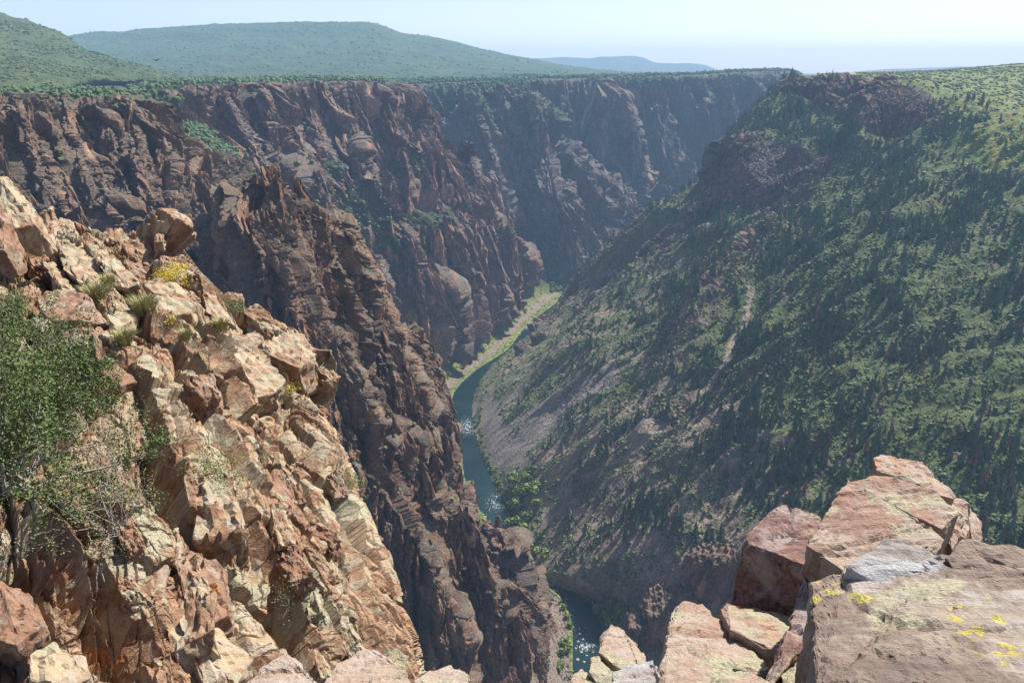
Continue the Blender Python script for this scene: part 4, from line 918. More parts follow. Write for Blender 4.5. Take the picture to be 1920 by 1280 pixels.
nearmat('block_tan', tan=(.40,.30,.22), pink=(.33,.23,.17), brown=(.22,.13,.09), grey=(.34,.30,.27), lich=.40, varn=.30, strata=(.3, 1, 1), srot=(0, math.radians(40), 0))
nearmat('block_dark_lichen', tan=(.20,.15,.115), pink=(.15,.11,.085), brown=(.10,.07,.05), grey=(.2,.19,.17), lich=.9, varn=.4, strata=(.5, 1, 1))
nearmat('slab_grey', tan=(.33,.31,.29), pink=(.27,.23,.20), brown=(.16,.12,.10), grey=(.40,.41,.42), lich=.1, varn=.25, strata=(.14, 1, 1), srot=(0, math.radians(12), math.radians(20)))
NB = [
 # big slab bottom right, in two thicknesses
 ('slab', [(1522,1092,2.25),(1580,1064,2.34),(1668,1050,2.40),(1770,1040,2.44),(1990,1075,2.35),(2300,1110,2.3),(2250,1330,1.6),(1900,1330,1.5),(1530,1330,1.48)], (.03,.10,-.75), 'slab_brown_grey', 'large flat brown grey slab with bright yellow lichen filling the lower right corner', .022, .010),
 ('slab', [(1590,1062,2.254),(1655,1010,2.407),(1690,1012,2.416),(1772,1040,2.368),(1768,1075,2.292),(1710,1130,2.177),(1640,1110,2.196)], (0,.02,-.10), 'slab_grey', 'pale blue grey banded sheet of rock on the upper left of the lichen slab', .02, .007),
 ('slab', [(1772,1045,2.374),(1805,1010,2.470),(1870,1022,2.461),(1960,1032,2.461),(2200,1060,2.413),(2150,1120,2.219),(1960,1100,2.219),(1800,1085,2.277)], (0,.03,-.14), 'slab_brown_grey', 'raised brown sheet of rock along the top of the lichen slab at the right edge', .02, .008),
 ('boulder', [(1513,1022,2.96),(1580,908,3.52),(1592,900,3.56),(1650,930,3.38),(1700,960,3.26),(1768,1010,3.06),(1760,1040,2.95),(1700,1075,2.80),(1600,1082,2.74)], (.02,.06,-.62), 'block_pink_lichen', 'pink block with pale lichen and dark spots behind the grey sheet', .022, .011),
 ('boulder', [(1592,902,3.62),(1640,890,3.70),(1700,898,3.66),(1760,925,3.55),(1796,962,3.42),(1768,992,3.28),(1710,965,3.36),(1650,930,3.50)], (.02,.04,-.42), 'block_pink_lichen', 'upper pink slab with a flat rusty side face above the lichen spotted block', .022, .010),
 ('boulder', [(1637,858,4.0),(1650,850,4.05),(1690,858,4.02),(1728,866,3.98),(1735,884,3.88),(1765,905,3.8),(1790,935,3.7),(1750,925,3.66),(1700,895,3.78),(1645,882,3.86)], (.03,.05,-.14), 'block_tan', 'thin rough capstone perched on top of the rock pile at the right', .018, .012),
 ('boulder', [(1790,925,3.95),(1812,945,3.9),(1822,985,3.75),(1812,1010,3.6),(1795,1000,3.6),(1780,950,3.75)], (.03,.05,-.6), 'block_tan', 'upright jagged flake on the right shoulder of the rock pile', .02, .02),
 ('boulder', [(1818,950,4.05),(1830,962,4.0),(1842,1010,3.8),(1836,1040,3.7),(1822,1010,3.75)], (.05,.05,-.6), 'block_tan', 'outermost thin jagged flake at the right end of the rock pile', .02, .02),
 ('boulder', [(1765,900,4.0),(1785,915,3.95),(1805,960,3.75),(1800,1005,3.55),(1785,1030,3.4),(1772,985,3.5),(1762,930,3.75)], (.02,.05,-.6), 'block_tan', 'rusty curved flake between the upper pink slab and the jagged flakes', .02, .016),
 ('boulder', [(1402,1000,3.9),(1440,960,4.1),(1466,942,4.2),(1535,968,4.05),(1575,1010,3.8),(1525,1065,3.52),(1450,1035,3.66),(1400,1018,3.78)], (-.10,-.02,-.62), 'block_purple_red', 'purple brown block with a smooth top and dark red streaked front', .02, .012),
 ('boulder', [(1350,1142,3.5),(1362,1128,3.55),(1420,1140,3.52),(1500,1160,3.45),(1530,1190,3.3),(1500,1230,3.1),(1440,1215,3.1),(1370,1180,3.25)], (0,.1,-.45), 'block_tan', 'streaked tan block in the shade under the purple brown block', .022, .012),
 ('boulder', [(1262,1140,3.6),(1285,1128,3.66),(1318,1134,3.6),(1345,1165,3.45),(1400,1212,3.2),(1445,1250,3.0),(1400,1290,2.8),(1260,1290,2.8),(1248,1200,3.15)], (0,.12,-.5), 'block_tan', 'pointed pink tan rock with a cracked crest left of the streaked block', .022, .012),
 ('boulder', [(1128,1190,3.5),(1146,1170,3.58),(1168,1180,3.52),(1212,1232,3.25),(1205,1262,3.05),(1160,1252,3.1),(1122,1222,3.25)], (0,.1,-.3), 'block_tan', 'lichen covered pointed block beside the river view', .018, .010),
 ('boulder', [(1108,1235,3.2),(1118,1228,3.25),(1158,1268,3.0),(1170,1300,2.9),(1135,1305,2.9),(1105,1260,3.05)], (0,.1,-.25), 'block_tan', 'narrow purplish block below the lichen covered pointed block', .018, .009),
 ('boulder', [(1070,1272,3.05),(1090,1254,3.15),(1112,1270,3.05),(1130,1310,2.85),(1080,1310,2.85)], (0,.1,-.25), 'block_tan', 'lowest small pink tip of rock next to the river at the bottom edge', .018, .009),
 ('boulder', [(1150,1258,2.5),(1200,1240,2.6),(1225,1232,2.6),(1250,1290,2.35),(1240,1350,2.1),(1130,1350,2.1)], (0,.08,-.4), 'slab_grey', 'blurred grey rock at the bottom edge left of the rounded brown boulder', .02, .010),
 ('boulder', [(1234,1250,2.15),(1250,1222,2.24),(1300,1204,2.3),(1345,1215,2.26),(1400,1250,2.1),(1450,1285,1.96),(1500,1350,1.75),(1240,1350,1.75)], (0,.08,-.5), 'block_tan', 'rounded brown boulder close to the camera at the bottom edge', .02, .012),
 ('boulder', [(1470,1196,2.7),(1500,1176,2.8),(1526,1174,2.8),(1545,1200,2.65),(1540,1340,2.1),(1460,1340,2.1)], (0,.06,-.6), 'block_dark_lichen', 'dark upright block crusted with green lichen beside the big slab', .02, .011),
 ('boulder', [(1512,1080,3.05),(1530,1078,3.05),(1545,1120,2.85),(1530,1180,2.6),(1475,1230,2.5),(1440,1290,2.3),(1435,1275,2.4),(1470,1190,2.7)], (.05,.06,-.6), 'block_purple_red', 'narrow brown wedge in the shadow between the purple block and the big slab', .02, .010),
 ('boulder', [(440,1300,2.6),(490,1250,2.75),(532,1224,2.85),(560,1236,2.8),(600,1290,2.55),(620,1340,2.4),(440,1340,2.4)], (0,.1,-.5), 'block_tan', 'pink triangular rock tip at the bottom edge, leftmost of the three nearest tips', .02, .009),
 ('boulder', [(592,1300,2.55),(640,1236,2.8),(690,1214,2.9),(716,1222,2.87),(760,1260,2.7),(800,1330,2.45),(600,1340,2.4)], (0,.1,-.5), 'block_tan', 'pink rock tip with a pale yellow lichen ring, middle of the three nearest tips', .02, .009),
 ('boulder', [(780,1275,2.45),(812,1254,2.55),(846,1246,2.6),(875,1262,2.5),(910,1300,2.35),(930,1350,2.2),(770,1350,2.2)], (0,.1,-.5), 'block_tan', 'blurred pinkish rock tip at the bottom edge, rightmost of the three nearest tips', .02, .009)]
for k, (nm, top, off, mt, lab, res, amp) in enumerate(NB):
    hull_rock('boulder' if nm == 'boulder' else 'rock_slab', block(top, off, .97), M[mt], lab, cat='rock slab' if nm == 'slab' else 'boulder', group='nearest rocks on the rim', res=res, amp=amp, seed=900+k*13, sdir=(1, .25, -.35), strata=.8, rnd=.45, blk=.12, cracks=.022)
# bedrock ledge that carries them
Lg = [[(1000+j*130, 1330+((j*37) % 50)+r*160, 3.9-.5*r) for r in range(4)] for j in range(9)]
PL, _, _ = net_surface([[(1050+j*120, 1250+r*150+(60 if j < 2 else 0)-(j > 4)*60, 4.6-.7*r) for r in range(4)] for j in range(9)], 260, 160)
PL[..., 2] -= .55+np.linspace(.9, 0, 160)[:, None]; NLg = normals(PL)
hL, cL = facets(PL, .5, frame((1, .25, -.35)), (.7, 1, 1.8), 951)
PL = PL+NLg*(hL*.5)[..., None]
link('rock_ledge', grid_mesh('rock_ledge', PL, dict(cell=cL)), M['boulder'], kind='structure')

o = hull_rock('bedrock_shelf', [(1.35,.5,-2.25),(3.7,.5,-2.2),(3.9,1.9,-2.25),(3.0,2.6,-2.4),(1.4,2.5,-2.4),(.9,.3,-11),(4.6,.3,-11),(4.8,2.6,-11),(3.2,3.3,-11),(1.0,3.0,-11),(1.4,-1.5,-2.4),(3.9,-1.5,-2.3),(1.0,-1.8,-11),(4.6,-1.8,-11)], M['boulder'], 'x', res=.09, amp=.05, seed=990, sdir=(.2, 0, 1), rnd=.4, blk=.6, cracks=.05)
for q_ in ('label', 'category'): del o[q_]
o['kind'] = 'structure'
# ------------------------------------------------------------------ vegetation
def ico(sub):
    bm = bmesh.new(); bmesh.ops.create_icosphere(bm, subdivisions=sub, radius=1)
    V = np.array([v.co[:] for v in bm.verts]); Fq = np.array([[v.index for v in f.verts] for f in bm.faces]); bm.free()
    return V, Fq
I1, I2 = ico(1), ico(2)
def shrub_tpl(seed, lod=2):
    V, Fq = (I2 if lod == 2 else I1)
    r = np.random.RandomState(seed)
    n = noise(V*2.1+seed*3.7, seed)[:, None]*.75+r.uniform(-.22, .22, (len(V), 1))
    V = V*(1+n)*np.array([1, 1, .78]); V[:, 2] += .45
    return V, Fq, r.uniform(0, 1, len(V))*.35+np.clip(V[:, 2], 0, 1)*.2
def conifer_tpl(seed, layers=7, sides=7, ragged=.3, thin=1.0, bare=False):
    r = np.random.RandomState(seed); V = []; Fq = []; tone = []
    for l in range(layers):
        t = l/(layers-1); z0 = .10+t*.74; hgt = .30*(1-t*.45); rad = (.21*(1-t)**.85+.025)*thin*r.uniform(.85, 1.15)
        ox, oy = r.uniform(-.012, .012, 2); b = len(V)
        V.append((ox, oy, min(z0+hgt, 1.0))); tone.append(.25)
        ph = r.uniform(0, 6.28)
        for s in range(sides*2):
            a = ph+s*math.pi/sides; rr = rad*(1 if s % 2 == 0 else .52)*r.uniform(1-ragged, 1+ragged)
            V.append((ox+rr*math.cos(a), oy+rr*math.sin(a), z0-(.05 if s % 2 == 0 else -.02)+r.uniform(-.025, .025))); tone.append(r.uniform(0, .6))
        V.append((ox, oy, z0+.03)); tone.append(0)
        n = sides*2
        for s in range(n):
            if bare and r.rand() < .45: continue
            Fq.append((b, b+1+s, b+1+(s+1) % n)); Fq.append((b+n+1, b+1+(s+1) % n, b+1+s))
    return np.array(V), np.array(Fq), np.array(tone)
def trunk_tpl(h=1.0, r0=.022):
    V = []; Fq = []
    for z, r in ((-.12, r0), (.5, r0*.6), (.97*h, r0*.15)):
        for k in range(5): V.append((r*math.cos(k*1.2566), r*math.sin(k*1.2566), z))
    for l in range(2):
        for k in range(5):
            a, b = l*5+k, l*5+(k+1) % 5; Fq += [(a, b, b+5), (a, b+5, a+5)]
    return np.array(V), np.array(Fq), np.zeros(15)
def leafball_tpl(seed, n=240, clumps=7, leaf=.16):
    """broadleaf crown: leaf-clump quads spread through several lobes"""
    r = np.random.RandomState(seed); V = []; Fq = []; tone = []
    cs = [(r.uniform(-.5, .5), r.uniform(-.5, .5), r.uniform(.35, 1.15), r.uniform(.32, .5)) for _ in range(clumps)]
    for i in range(n):
        c = cs[r.randint(clumps)]; d = r.normal(size=3); d /= np.linalg.norm(d)
        p = np.array(c[:3])+d*c[3]*r.uniform(.55, 1.1)
        a = r.normal(size=3); a /= np.linalg.norm(a); bb = np.cross(a, d+r.normal(size=3)*.4); bb /= np.linalg.norm(bb)+1e-6
        b = len(V); s = leaf*r.uniform(.6, 1.3)
        for u, v in ((-1, -.7), (1, -.7), (.8, .8), (-.8, .7)): V.append(p+a*u*s*.5+bb*v*s*.5)
        t = r.rand()*.8; tone += [t]*4
        Fq += [(b, b+1, b+2), (b, b+2, b+3)]
    return np.array(V), np.array(Fq), np.array(tone)

def merged(name, tpls, pos, sc, scz, rot, tone, mat, smooth=False, **props):
    """one mesh of many small plants, for cover nobody could count"""
    which = RS.randint(len(tpls), size=len(pos)); VV = []; FF = []; TT = []; off = 0
    for k, (V, Fq, t) in enumerate(tpls):
        s = np.where(which == k)[0]
        if not len(s): continue
        c, sn = np.cos(rot[s])[:, None], np.sin(rot[s])[:, None]
        x = (V[None, :, 0]*c-V[None, :, 1]*sn)*sc[s][:, None]+pos[s, 0][:, None]; y = (V[None, :, 0]*sn+V[None, :, 1]*c)*sc[s][:, None]+pos[s, 1][:, None]
        z = V[None, :, 2]*scz[s][:, None]+pos[s, 2][:, None]
        VV.append(np.stack([x, y, z], -1).reshape(-1, 3)); FF.append((Fq[None]+(np.arange(len(s))*len(V))[:, None, None]+off).reshape(-1, 3))
        TT.append(np.clip(t[None]+tone[s][:, None], 0, 1).ravel()); off += len(s)*len(V)
    me = raw_mesh(name, np.concatenate(VV), np.concatenate(FF), 3, smooth, dict(tone=np.concatenate(TT)))
    return link(name, me, mat, **props)
def pick(key, n, dens, seed, margin=60, minz=-.2):
    P, N, g, base = SHEETS[key]; r = np.random.RandomState(seed)
    ar = np.linalg.norm(np.cross(np.gradient(P, axis=1), np.gradient(P, axis=0)), axis=-1)
    X, Y = proj(P); ok = (X > -margin) & (X < 1920+margin) & (Y > -margin) & (Y < 1280+margin) & (N[..., 2] > minz)
    w = (ar*dens*ok).ravel(); w = np.clip(w, 0, None); idx = r.choice(len(w), size=n, replace=True, p=w/w.sum())
    p = P.reshape(-1, 3)[idx]; p = p+r.uniform(-.5, .5, (n, 3))*np.array([1, 1, 0])*1.2
    return p, idx

# ---- right slope
Pq, Nq, gq, Bq = SHEETS['G']; u, v = Gmask['u'], Gmask['v']
dist = np.linalg.norm(Pq, axis=-1)
cl = sstep(-.25, .25, fbm(Bq/70, 3, 41)); st2 = sstep(-.35, .25, fbm((Bq@fr.T)/np.array([30, 30, 110.]), 3, 43)) if False else sstep(-.3, .3, fbm(Bq/28, 3, 43))
openg = (1-Gmask['scree'])*(1-np.clip(Gmask['track']*1.5, 0, 1))*(1-.75*Gmask['rock'])
dS = openg*(.12+1.0*st2**1.5)*(1-.45*sstep(4.3, 5.8, u)*sstep(4, 2.5, v)*(1-st2))*(1-.5*Gmask['bare'])*(1+.9*sstep(.9, .3, v)) 
pS, iS = pick('G', 30000, dS*sstep(0.12, .2, v)*(dist < 1250), 1); n = len(pS)
s = RS.uniform(.7, 1.7, n)*(1+.8*(RS.rand(n) < .12)); tone = RS.uniform(-.1, .2, n)+np.where(RS.rand(n) < .07, .35, 0)
merged('slope_brush', [shrub_tpl(k, 1) for k in range(8)], pS-np.array([0, 0, .3]), s, s*.85, RS.uniform(0, 6.28, n), tone, M['scrub'], kind='stuff')
pS, iS = pick('G', 12000, dS*(dist >= 1250), 2, minz=.1); n = len(pS); s = RS.uniform(1.6, 3.4, n)
merged('far_slope_brush', [shrub_tpl(k+20, 1) for k in range(5)], pS-np.array([0, 0, .4]), s, s*.85, RS.uniform(0, 6.28, n), RS.uniform(0, .3, n), M['scrub'], kind='stuff')
# bright low brush on the meadow and along the gullies
pm, im = pick('G', 5000, np.clip(Gmask['meadow'], 0, 1), 3); n = len(pm); s = RS.uniform(1.2, 3.2, n)
merged('meadow_brush', [shrub_tpl(k+30, 1) for k in range(5)], pm-np.array([0, 0, .7]), s, s*.6, RS.uniform(0, 6.28, n), RS.uniform(0, .4, n), M['scrub_bright'], kind='stuff')

# conifers: the 300 that show largest stand alone, the others are one wood
band = sstep(1.0, 2.2, v)*sstep(7.1, 6.7, v)
dT = openg*band*(.03+cl**2.2)*(.12+.88*sstep(1.4, 3.2, v+.35*(u-4)))*(1-.85*Gmask['meadow'])*(1-.6*Gmask['bare'])*(1-.55*Gmask['rock'])*sstep(-.1, 1.2, u)
pT, iT = pick('G', 5200, dT, 5, minz=.15); hT = RS.uniform(11, 23, len(pT))*np.where(RS.rand(len(pT)) < .25, .65, 1)
X, Y = proj(pT); app = hT/np.linalg.norm(pT, axis=1)
inb = (X > 5) & (X < 1915) & (Y > 100) & (Y < 1200)
dead = RS.rand(len(pT)) < (.10+.28*((X > 1500) & (Y > 600)))
order = np.argsort(-app*inb)
order = [k for k in order if not ((X[k] > 1500 and Y[k] > 880) or (X[k] > 1340 and Y[k] > 960))]
big = order[:290]; isbig = np.zeros(len(pT), bool); isbig[big] = True
# far side trees on the rims count with the wood
CT = [conifer_tpl(k, thin=(.8, 1, .9, 1.1)[k % 4]) for k in range(6)]; DT = [conifer_tpl(k+40, 6, 5, .5, .8, True) for k in range(4)]
CTl = [conifer_tpl(k+60, 4, 5) for k in range(5)]
def tplmesh(nm, t): return raw_mesh(nm, t[0], t[1], 3, False, dict(tone=t[2]))
crowns = [tplmesh('crown', t) for t in CT]; dcrowns = [tplmesh('crown', t) for t in DT]; trunk = tplmesh('trunk', trunk_tpl())
for m_ in crowns: m_.materials.append(M['conifer'])
for m_ in dcrowns: m_.materials.append(M['dead'])
trunk.materials.append(M['bark'])
def zone(x, y):
    if x < 1290 and y > 640: return 'on the brushy slope between the grey scree and the river'
    if y < 470: return 'high on the forested slope below the dark cliff'
    if x > 1500 and y > 640: return 'in the thick stand above the rocks at the right'
    if x < 1330: return 'on the rocky slope left of the pale gully'
    return 'on the slope right of the pale gully'
for k in big:
    h = hT[k]; d = dead[k]
    nm = 'dead_pine_tree' if d else 'pine_tree'
    lab = (('thin reddish brown dead conifer ' if d else ('tall dark green conifer ' if h > 14 else 'small dark green conifer '))+zone(X[k], Y[k]))
    e = empty(nm, tuple(pT[k]-np.array([0, 0, .4])), lab, 'tree', ('dead ' if d else 'green ')+'conifers '+zone(X[k], Y[k]))
    e.rotation_euler = (0, 0, RS.uniform(0, 6.28)); w = h*RS.uniform(.85, 1.15); e.scale = (w, w, h)
    for cm, nn_ in ((dcrowns[RS.randint(4)] if d else crowns[RS.randint(6)], 'crown'), (trunk, 'trunk')):
        c_ = bpy.data.objects.new(nn_, cm); COL.objects.link(c_); c_.parent = e
rest = ~isbig
for flag, tp, nm, mt in ((False, CTl+CT[:2], 'conifer_wood', 'conifer'), (True, DT, 'dead_conifer_wood', 'dead')):
    s_ = rest & (dead == flag); n = s_.sum(); w = hT[s_]*RS.uniform(.85, 1.2, n)
    merged(nm, tp, pT[s_]-np.array([0, 0, .5]), w, hT[s_], RS.uniform(0, 6.28, n), RS.uniform(-.1, .35, n), M[mt], kind='stuff')

# the few conifers that stand against the sky on the right rim
for (x_, y_, h_, w_) in ((1533, 150, 7, 'short leftmost conifer on the right rim skyline'), (1541, 146, 9, 'bushy conifer on the rim skyline left of the tallest one'), (1549, 145, 14, 'tallest dark conifer against the sky on the right rim'), (1556, 144, 9, 'dark conifer just right of the tallest one on the rim skyline'),
    (1568, 142, 11, 'slender conifer on the rim skyline between the tallest one and the brown building'), (1574, 142, 8, 'small conifer on the rim skyline just left of the brown building'), (1583, 142, 7, 'low dark conifer touching the left side of the brown building')):
    k = np.unravel_index(np.argmin((Gmask['X']-x_)**2+(Gmask['Y']-y_)**2+(Pq[..., 1] > 2300)*1e6), Pq.shape[:2]); p_ = Pq[k]
    e = empty('pine_tree', (p_[0], p_[1], p_[2]-.6), w_, 'tree', 'conifers on the right rim skyline'); e.scale = (h_, h_, h_)
    for cm, nn_ in ((crowns[RS.randint(6)], 'crown'), (trunk, 'trunk')):
        c_ = bpy.data.objects.new(nn_, cm); COL.objects.link(c_); c_.parent = e

# ---- scrub and trees on the canyon walls and rims
def wallcover(name, key, n, smin, smax, seed, extra=0, mat='juniper', up=.05):
    P, N, g, base = SHEETS[key]
    dens = (np.clip(g-.35, 0, 1)*sstep(up, .4, N[..., 2])+extra*sstep(.35, .7, N[..., 2]))
    p, i = pick(key, n, dens, seed, minz=up-.15); s = RS.uniform(smin, smax, n)
    merged(name, [shrub_tpl(k+seed, 1) for k in range(5)], p-np.array([0, 0, smin*.2]), s, s*RS.uniform(.8, 1.5, n), RS.uniform(0, 6.28, n), RS.uniform(0, .4, n), M[mat], kind='stuff')
pb_, ib_ = pick('B', 1500, (SHEETS['B'][2] > .3)*1.0, 83, minz=.2); n = len(pb_); s = RS.uniform(.6, 2.2, n)
merged('bank_brush', [shrub_tpl(k+94, 1) for k in range(4)], pb_, s, s*.8, RS.uniform(0, 6.28, n), RS.uniform(0, .4, n), M['scrub_bright'], kind='stuff')
wallcover('near_wall_scrub', 'canyon_wall_near', 3000, 1.2, 3.0, 61, .05)
wallcover('left_wall_scrub', 'canyon_wall_left', 11000, 2.0, 4.6, 63, .05)
wallcover('far_wall_scrub', 'canyon_wall_far', 14000, 3.0, 6.5, 65, .04, up=-.15)
wallcover('spur_scrub', 'rock_spur', 1300, .6, 1.7, 67, .06, 'scrub')
def hillcover(name, key, n, smin, smax, seed, w=None, mat='juniper'):
    P, N, g, base = SHEETS[key]; d = 1/np.linalg.norm(P, axis=-1)**1.6; d = d*sstep(-.2, .3, fbm(P/220, 3, seed))
    p, i = pick(key, n, d if w is None else d*w(P), seed, minz=.2); s = RS.uniform(smin, smax, n)*np.clip(np.linalg.norm(p, axis=1)/1800, .6, 2.6)
    merged(name, [shrub_tpl(k+seed, 1) for k in range(5)], p, s, s*.8, RS.uniform(0, 6.28, n), RS.uniform(0, .5, n), M[mat], kind='stuff')
hillcover('near_hill_brush', 'near_hill', 6000, 1.3, 3.2, 71, mat='scrub')
hillcover('far_mountain_brush', 'far_mountain', 4000, 1.5, 3.0, 73, mat='scrub')
Pf, Nf, gf, bf = SHEETS['G']
pr_, ir_ = pick('G', 1500, sstep(7.0, 7.4, v), 81, minz=.3); n = len(pr_); s = RS.uniform(1.5, 4, n)
merged('plateau_brush', [shrub_tpl(k+90, 1) for k in range(4)], pr_, s, s*.8, RS.uniform(0, 6.28, n), RS.uniform(0, .4, n), M['scrub'], kind='stuff')

# ---- riverside bushes: each one a thing
LBT = [leafball_tpl(k+5, 330, 8, .24) for k in range(5)]
lbm = [tplmesh('foliage', t) for t in LBT]; 
for m_ in lbm: m_.materials.append(M['scrub_bright'])
stem = tplmesh('stem', trunk_tpl(.8, .05)); stem.materials.append(M['bark'])
def river_bush(px, py, h, label, key, cat='bush', group=None):
    P = SHEETS[key][0]; Xp, Yp = proj(P); k = np.unravel_index(np.argmin((Xp-px)**2+(Yp-py)**2), Xp.shape); p = P[k]
    e = empty('broadleaf_tree' if h > 7 else 'river_bush', (p[0], p[1], p[2]-.3), label, 'tree' if h > 7 else cat, group)
    h = h*1.45; w = h*RS.uniform(.85, 1.15); e.scale = (w*.8, w*.8, h*.75); e.rotation_euler = (0, 0, RS.uniform(0, 6.28))
    for m_, nn_ in ((lbm[RS.randint(5)], 'foliage'), (stem, 'stem')):
        c_ = bpy.data.objects.new(nn_, m_); COL.objects.link(c_); c_.parent = e
gA = 'bright green trees at the river bend below the scree'; gB = 'green trees on the right bank at the lower bend'; gC = 'green bushes on the gravel bar'; gD = 'bushes on the left bank far up the river'; gE = 'bushes lining the right bank'
for (x, y, h) in [(965,905,10),(985,900,11),(1000,925,11),(980,930,12),(955,930,9),(1005,950,9),(970,955,11),(990,975,9),(960,985,9),(985,1000,10),(1010,1010,8),(965,1015,8),(1000,1040,8),(1020,1040,7.5)]:
    river_bush(x, y, h, 'bright green tree in the grove at the river bend below the scree', 'G', group=gA)
for (x, y, h) in [(1130,1150,9),(1150,1140,9),(1165,1155,10),(1150,1172,9),(1185,1165,8),(1138,1165,8)]:
    river_bush(x, y, h, 'bright green tree in the clump on the right bank at the lower bend', 'G', group=gB)
for (x, y, h) in [(1058,1140,3.5),(1062,1158,3.5),(1068,1175,4),(1060,1210,6),(1052,1225,5),(1064,1222,6),(1050,1245,4),(1048,1258,4)]:
    river_bush(x, y, h, 'small green bush on the gravel bar beside the lower river', 'B', group=gC)
for (x, y, h) in [(905,660,6),(890,672,7),(870,690,6),(850,680,6),(880,650,7),(860,640,5),(840,705,6),(915,640,7),(935,625,6),(830,668,5),(850,655,6),(900,640,5),(985,585,6),(975,575,6),(1045,545,8),(1055,535,8),(1040,530,8),(1035,548,7)]:
    river_bush(x, y, h*1.1, 'small green bush on the pale left bank far up the river', 'B', group=gD)
for i in range(26):
    t = i/25; pts_ = [(893,770),(893,830),(915,880),(935,915),(950,960),(985,1045)]; a = t*(len(pts_)-1); j = min(int(a), len(pts_)-2); f_ = a-j
    x = pts_[j][0]*(1-f_)+pts_[j+1][0]*f_+RS.uniform(0, 8); y = pts_[j][1]*(1-f_)+pts_[j+1][1]*f_
    river_bush(x+4, y, RS.uniform(3, 6), 'low yellow green bush lining the right bank of the river', 'G', group=gE)
# ------------------------------------------------------------------ plants on the outcrop
def tube_set(lines, sides=4):
    """lines: list of (points, radii) -> one mesh of tapered twigs"""
    V = []; Fq = []
    for pts, rad in lines:
        pts = np.asarray(pts); b = len(V)
        for i, p in enumerate(pts):
            t = pts[min(i+1, len(pts)-1)]-pts[max(i-1, 0)]; t = t/(np.linalg.norm(t)+1e-9)
            a = np.cross(t, (.3, .5, .8)); a /= np.linalg.norm(a)+1e-9; c = np.cross(t, a)
            for k in range(sides):
                an = k*2*math.pi/sides; V.append(p+(a*math.cos(an)+c*math.sin(an))*rad[i])
        for i in range(len(pts)-1):
            for k in range(sides):
                q0 = b+i*sides+k; q1 = b+i*sides+(k+1) % sides; Fq.append((q0, q1, q1+sides, q0+sides))
    return np.array(V), np.array(Fq)
def grow(p, d, L, r, depth, rs, out, tips, bend=.35, split=3, up=.15):
    pts = [p.copy()]; rad = [r]; n = 5
    for i in range(n):
        d = d+rs.normal(size=3)*bend*.5+np.array([0, 0, up*.3]); d /= np.linalg.norm(d); p = p+d*L/n; pts.append(p.copy()); rad.append(r*(1-.6*(i+1)/n))
        if depth > 0 and i >= 1 and rs.rand() < split/4:
            dd = d+rs.normal(size=3)*.75; dd /= np.linalg.norm(dd); grow(p, dd, L*rs.uniform(.5, .75), r*(1-.6*(i+1)/n)*.7, depth-1, rs, out, tips, bend, split, up)
    out.append((pts, rad)); tips += [(q, d) for q in pts[2:]] if depth <= 1 else []
def leaves(tips, n, size, spread, rs, asp=.6):
    V = np.empty((n, 4, 3)); t = rs.randint(len(tips), size=n); c = np.array([tips[k][0] for k in t])+rs.normal(size=(n, 3))*spread
    a = rs.normal(size=(n, 3)); a /= np.linalg.norm(a, axis=1, keepdims=True); b = np.cross(a, rs.normal(size=(n, 3))+np.array([0, 0, .6])); b /= np.linalg.norm(b, axis=1, keepdims=True)
    s = (size*rs.uniform(.6, 1.3, n))[:, None]
    V[:, 0] = c; V[:, 1] = c+a*s*.5+b*s*asp*.5; V[:, 2] = c+a*s; V[:, 3] = c+a*s*.5-b*s*asp*.5
    F_ = np.arange(n*4).reshape(-1, 4); tn = np.repeat(rs.rand(n)**2*.8, 4)
    return V.reshape(-1, 3), F_, tn
def bush(name, base, label, height, stems, nleaf, leafsize, leafmat, seed, spread=.05, lean=(0, 0, 1), width=1.0, depth=2, r0=.018, group=None, twigmat='twig', dropleaf=0):
    rs = np.random.RandomState(seed); out = []; tips = []
    for k in range(stems):
        d = np.array(lean, float)+rs.normal(size=3)*np.array([width, width, .35]); d[2] = abs(d[2])*.8+.15; d /= np.linalg.norm(d)
        grow(rs.normal(size=3)*np.array([.12, .12, .02])*height, d, height*rs.uniform(.55, .95), r0*rs.uniform(.6, 1), depth, rs, out, tips)
    e = empty(name, tuple(base), label, 'bush', group)
    V, Fq = tube_set(out); link('branches', raw_mesh('branches', V, Fq, 4, True, dict(tone=RS.rand(len(V))*.3)), M[twigmat], e)
    if nleaf:
        V, Fq, tn = leaves(tips, nleaf, leafsize, spread, rs); link('foliage', raw_mesh('foliage', V, Fq, 4, False, dict(tone=tn)), M[leafmat], e)
    return e
def at(px, py, Y): return un(px, py, Y)
# the big oak bush at the left edge: it roots in a hollow of the outcrop
def on(px, py, lift=-.05): return surf_at(px, py, lift)
bush('scrub_oak_bush', on(30, 900), 'large green scrub oak bush with dense leaves and grey twigs at the left edge', 1.6, 30, 30000, .05, 'oakleaf', 21, spread=.07, width=.8, r0=.03, lean=(-.1, -.1, 1))
bush('scrub_oak_bush', on(110, 760), 'green bush spreading right from the large oak bush over the rocks', 1.25, 22, 13000, .048, 'oakleaf', 22, spread=.06, width=.9, lean=(.25, 0, .8))
bush('scrub_oak_bush', on(15, 690), 'yellow tinged green bush behind and above the large oak bush', 1.7, 20, 11000, .052, 'oakleaf', 23, spread=.08, width=.8)
bush('sparse_shrub', on(215, 1000), 'sparse grey green shrub with bare grey twigs in the middle of the lower outcrop', 1.15, 16, 2800, .034, 'sageleaf', 24, spread=.06, width=.75, r0=.012)
bush('sparse_shrub', on(195, 900), 'thin tall nearly bare shrub with a dark stem above the sparse grey green shrub', 1.3, 9, 900, .03, 'sageleaf', 25, spread=.05, width=.4, r0=.014)
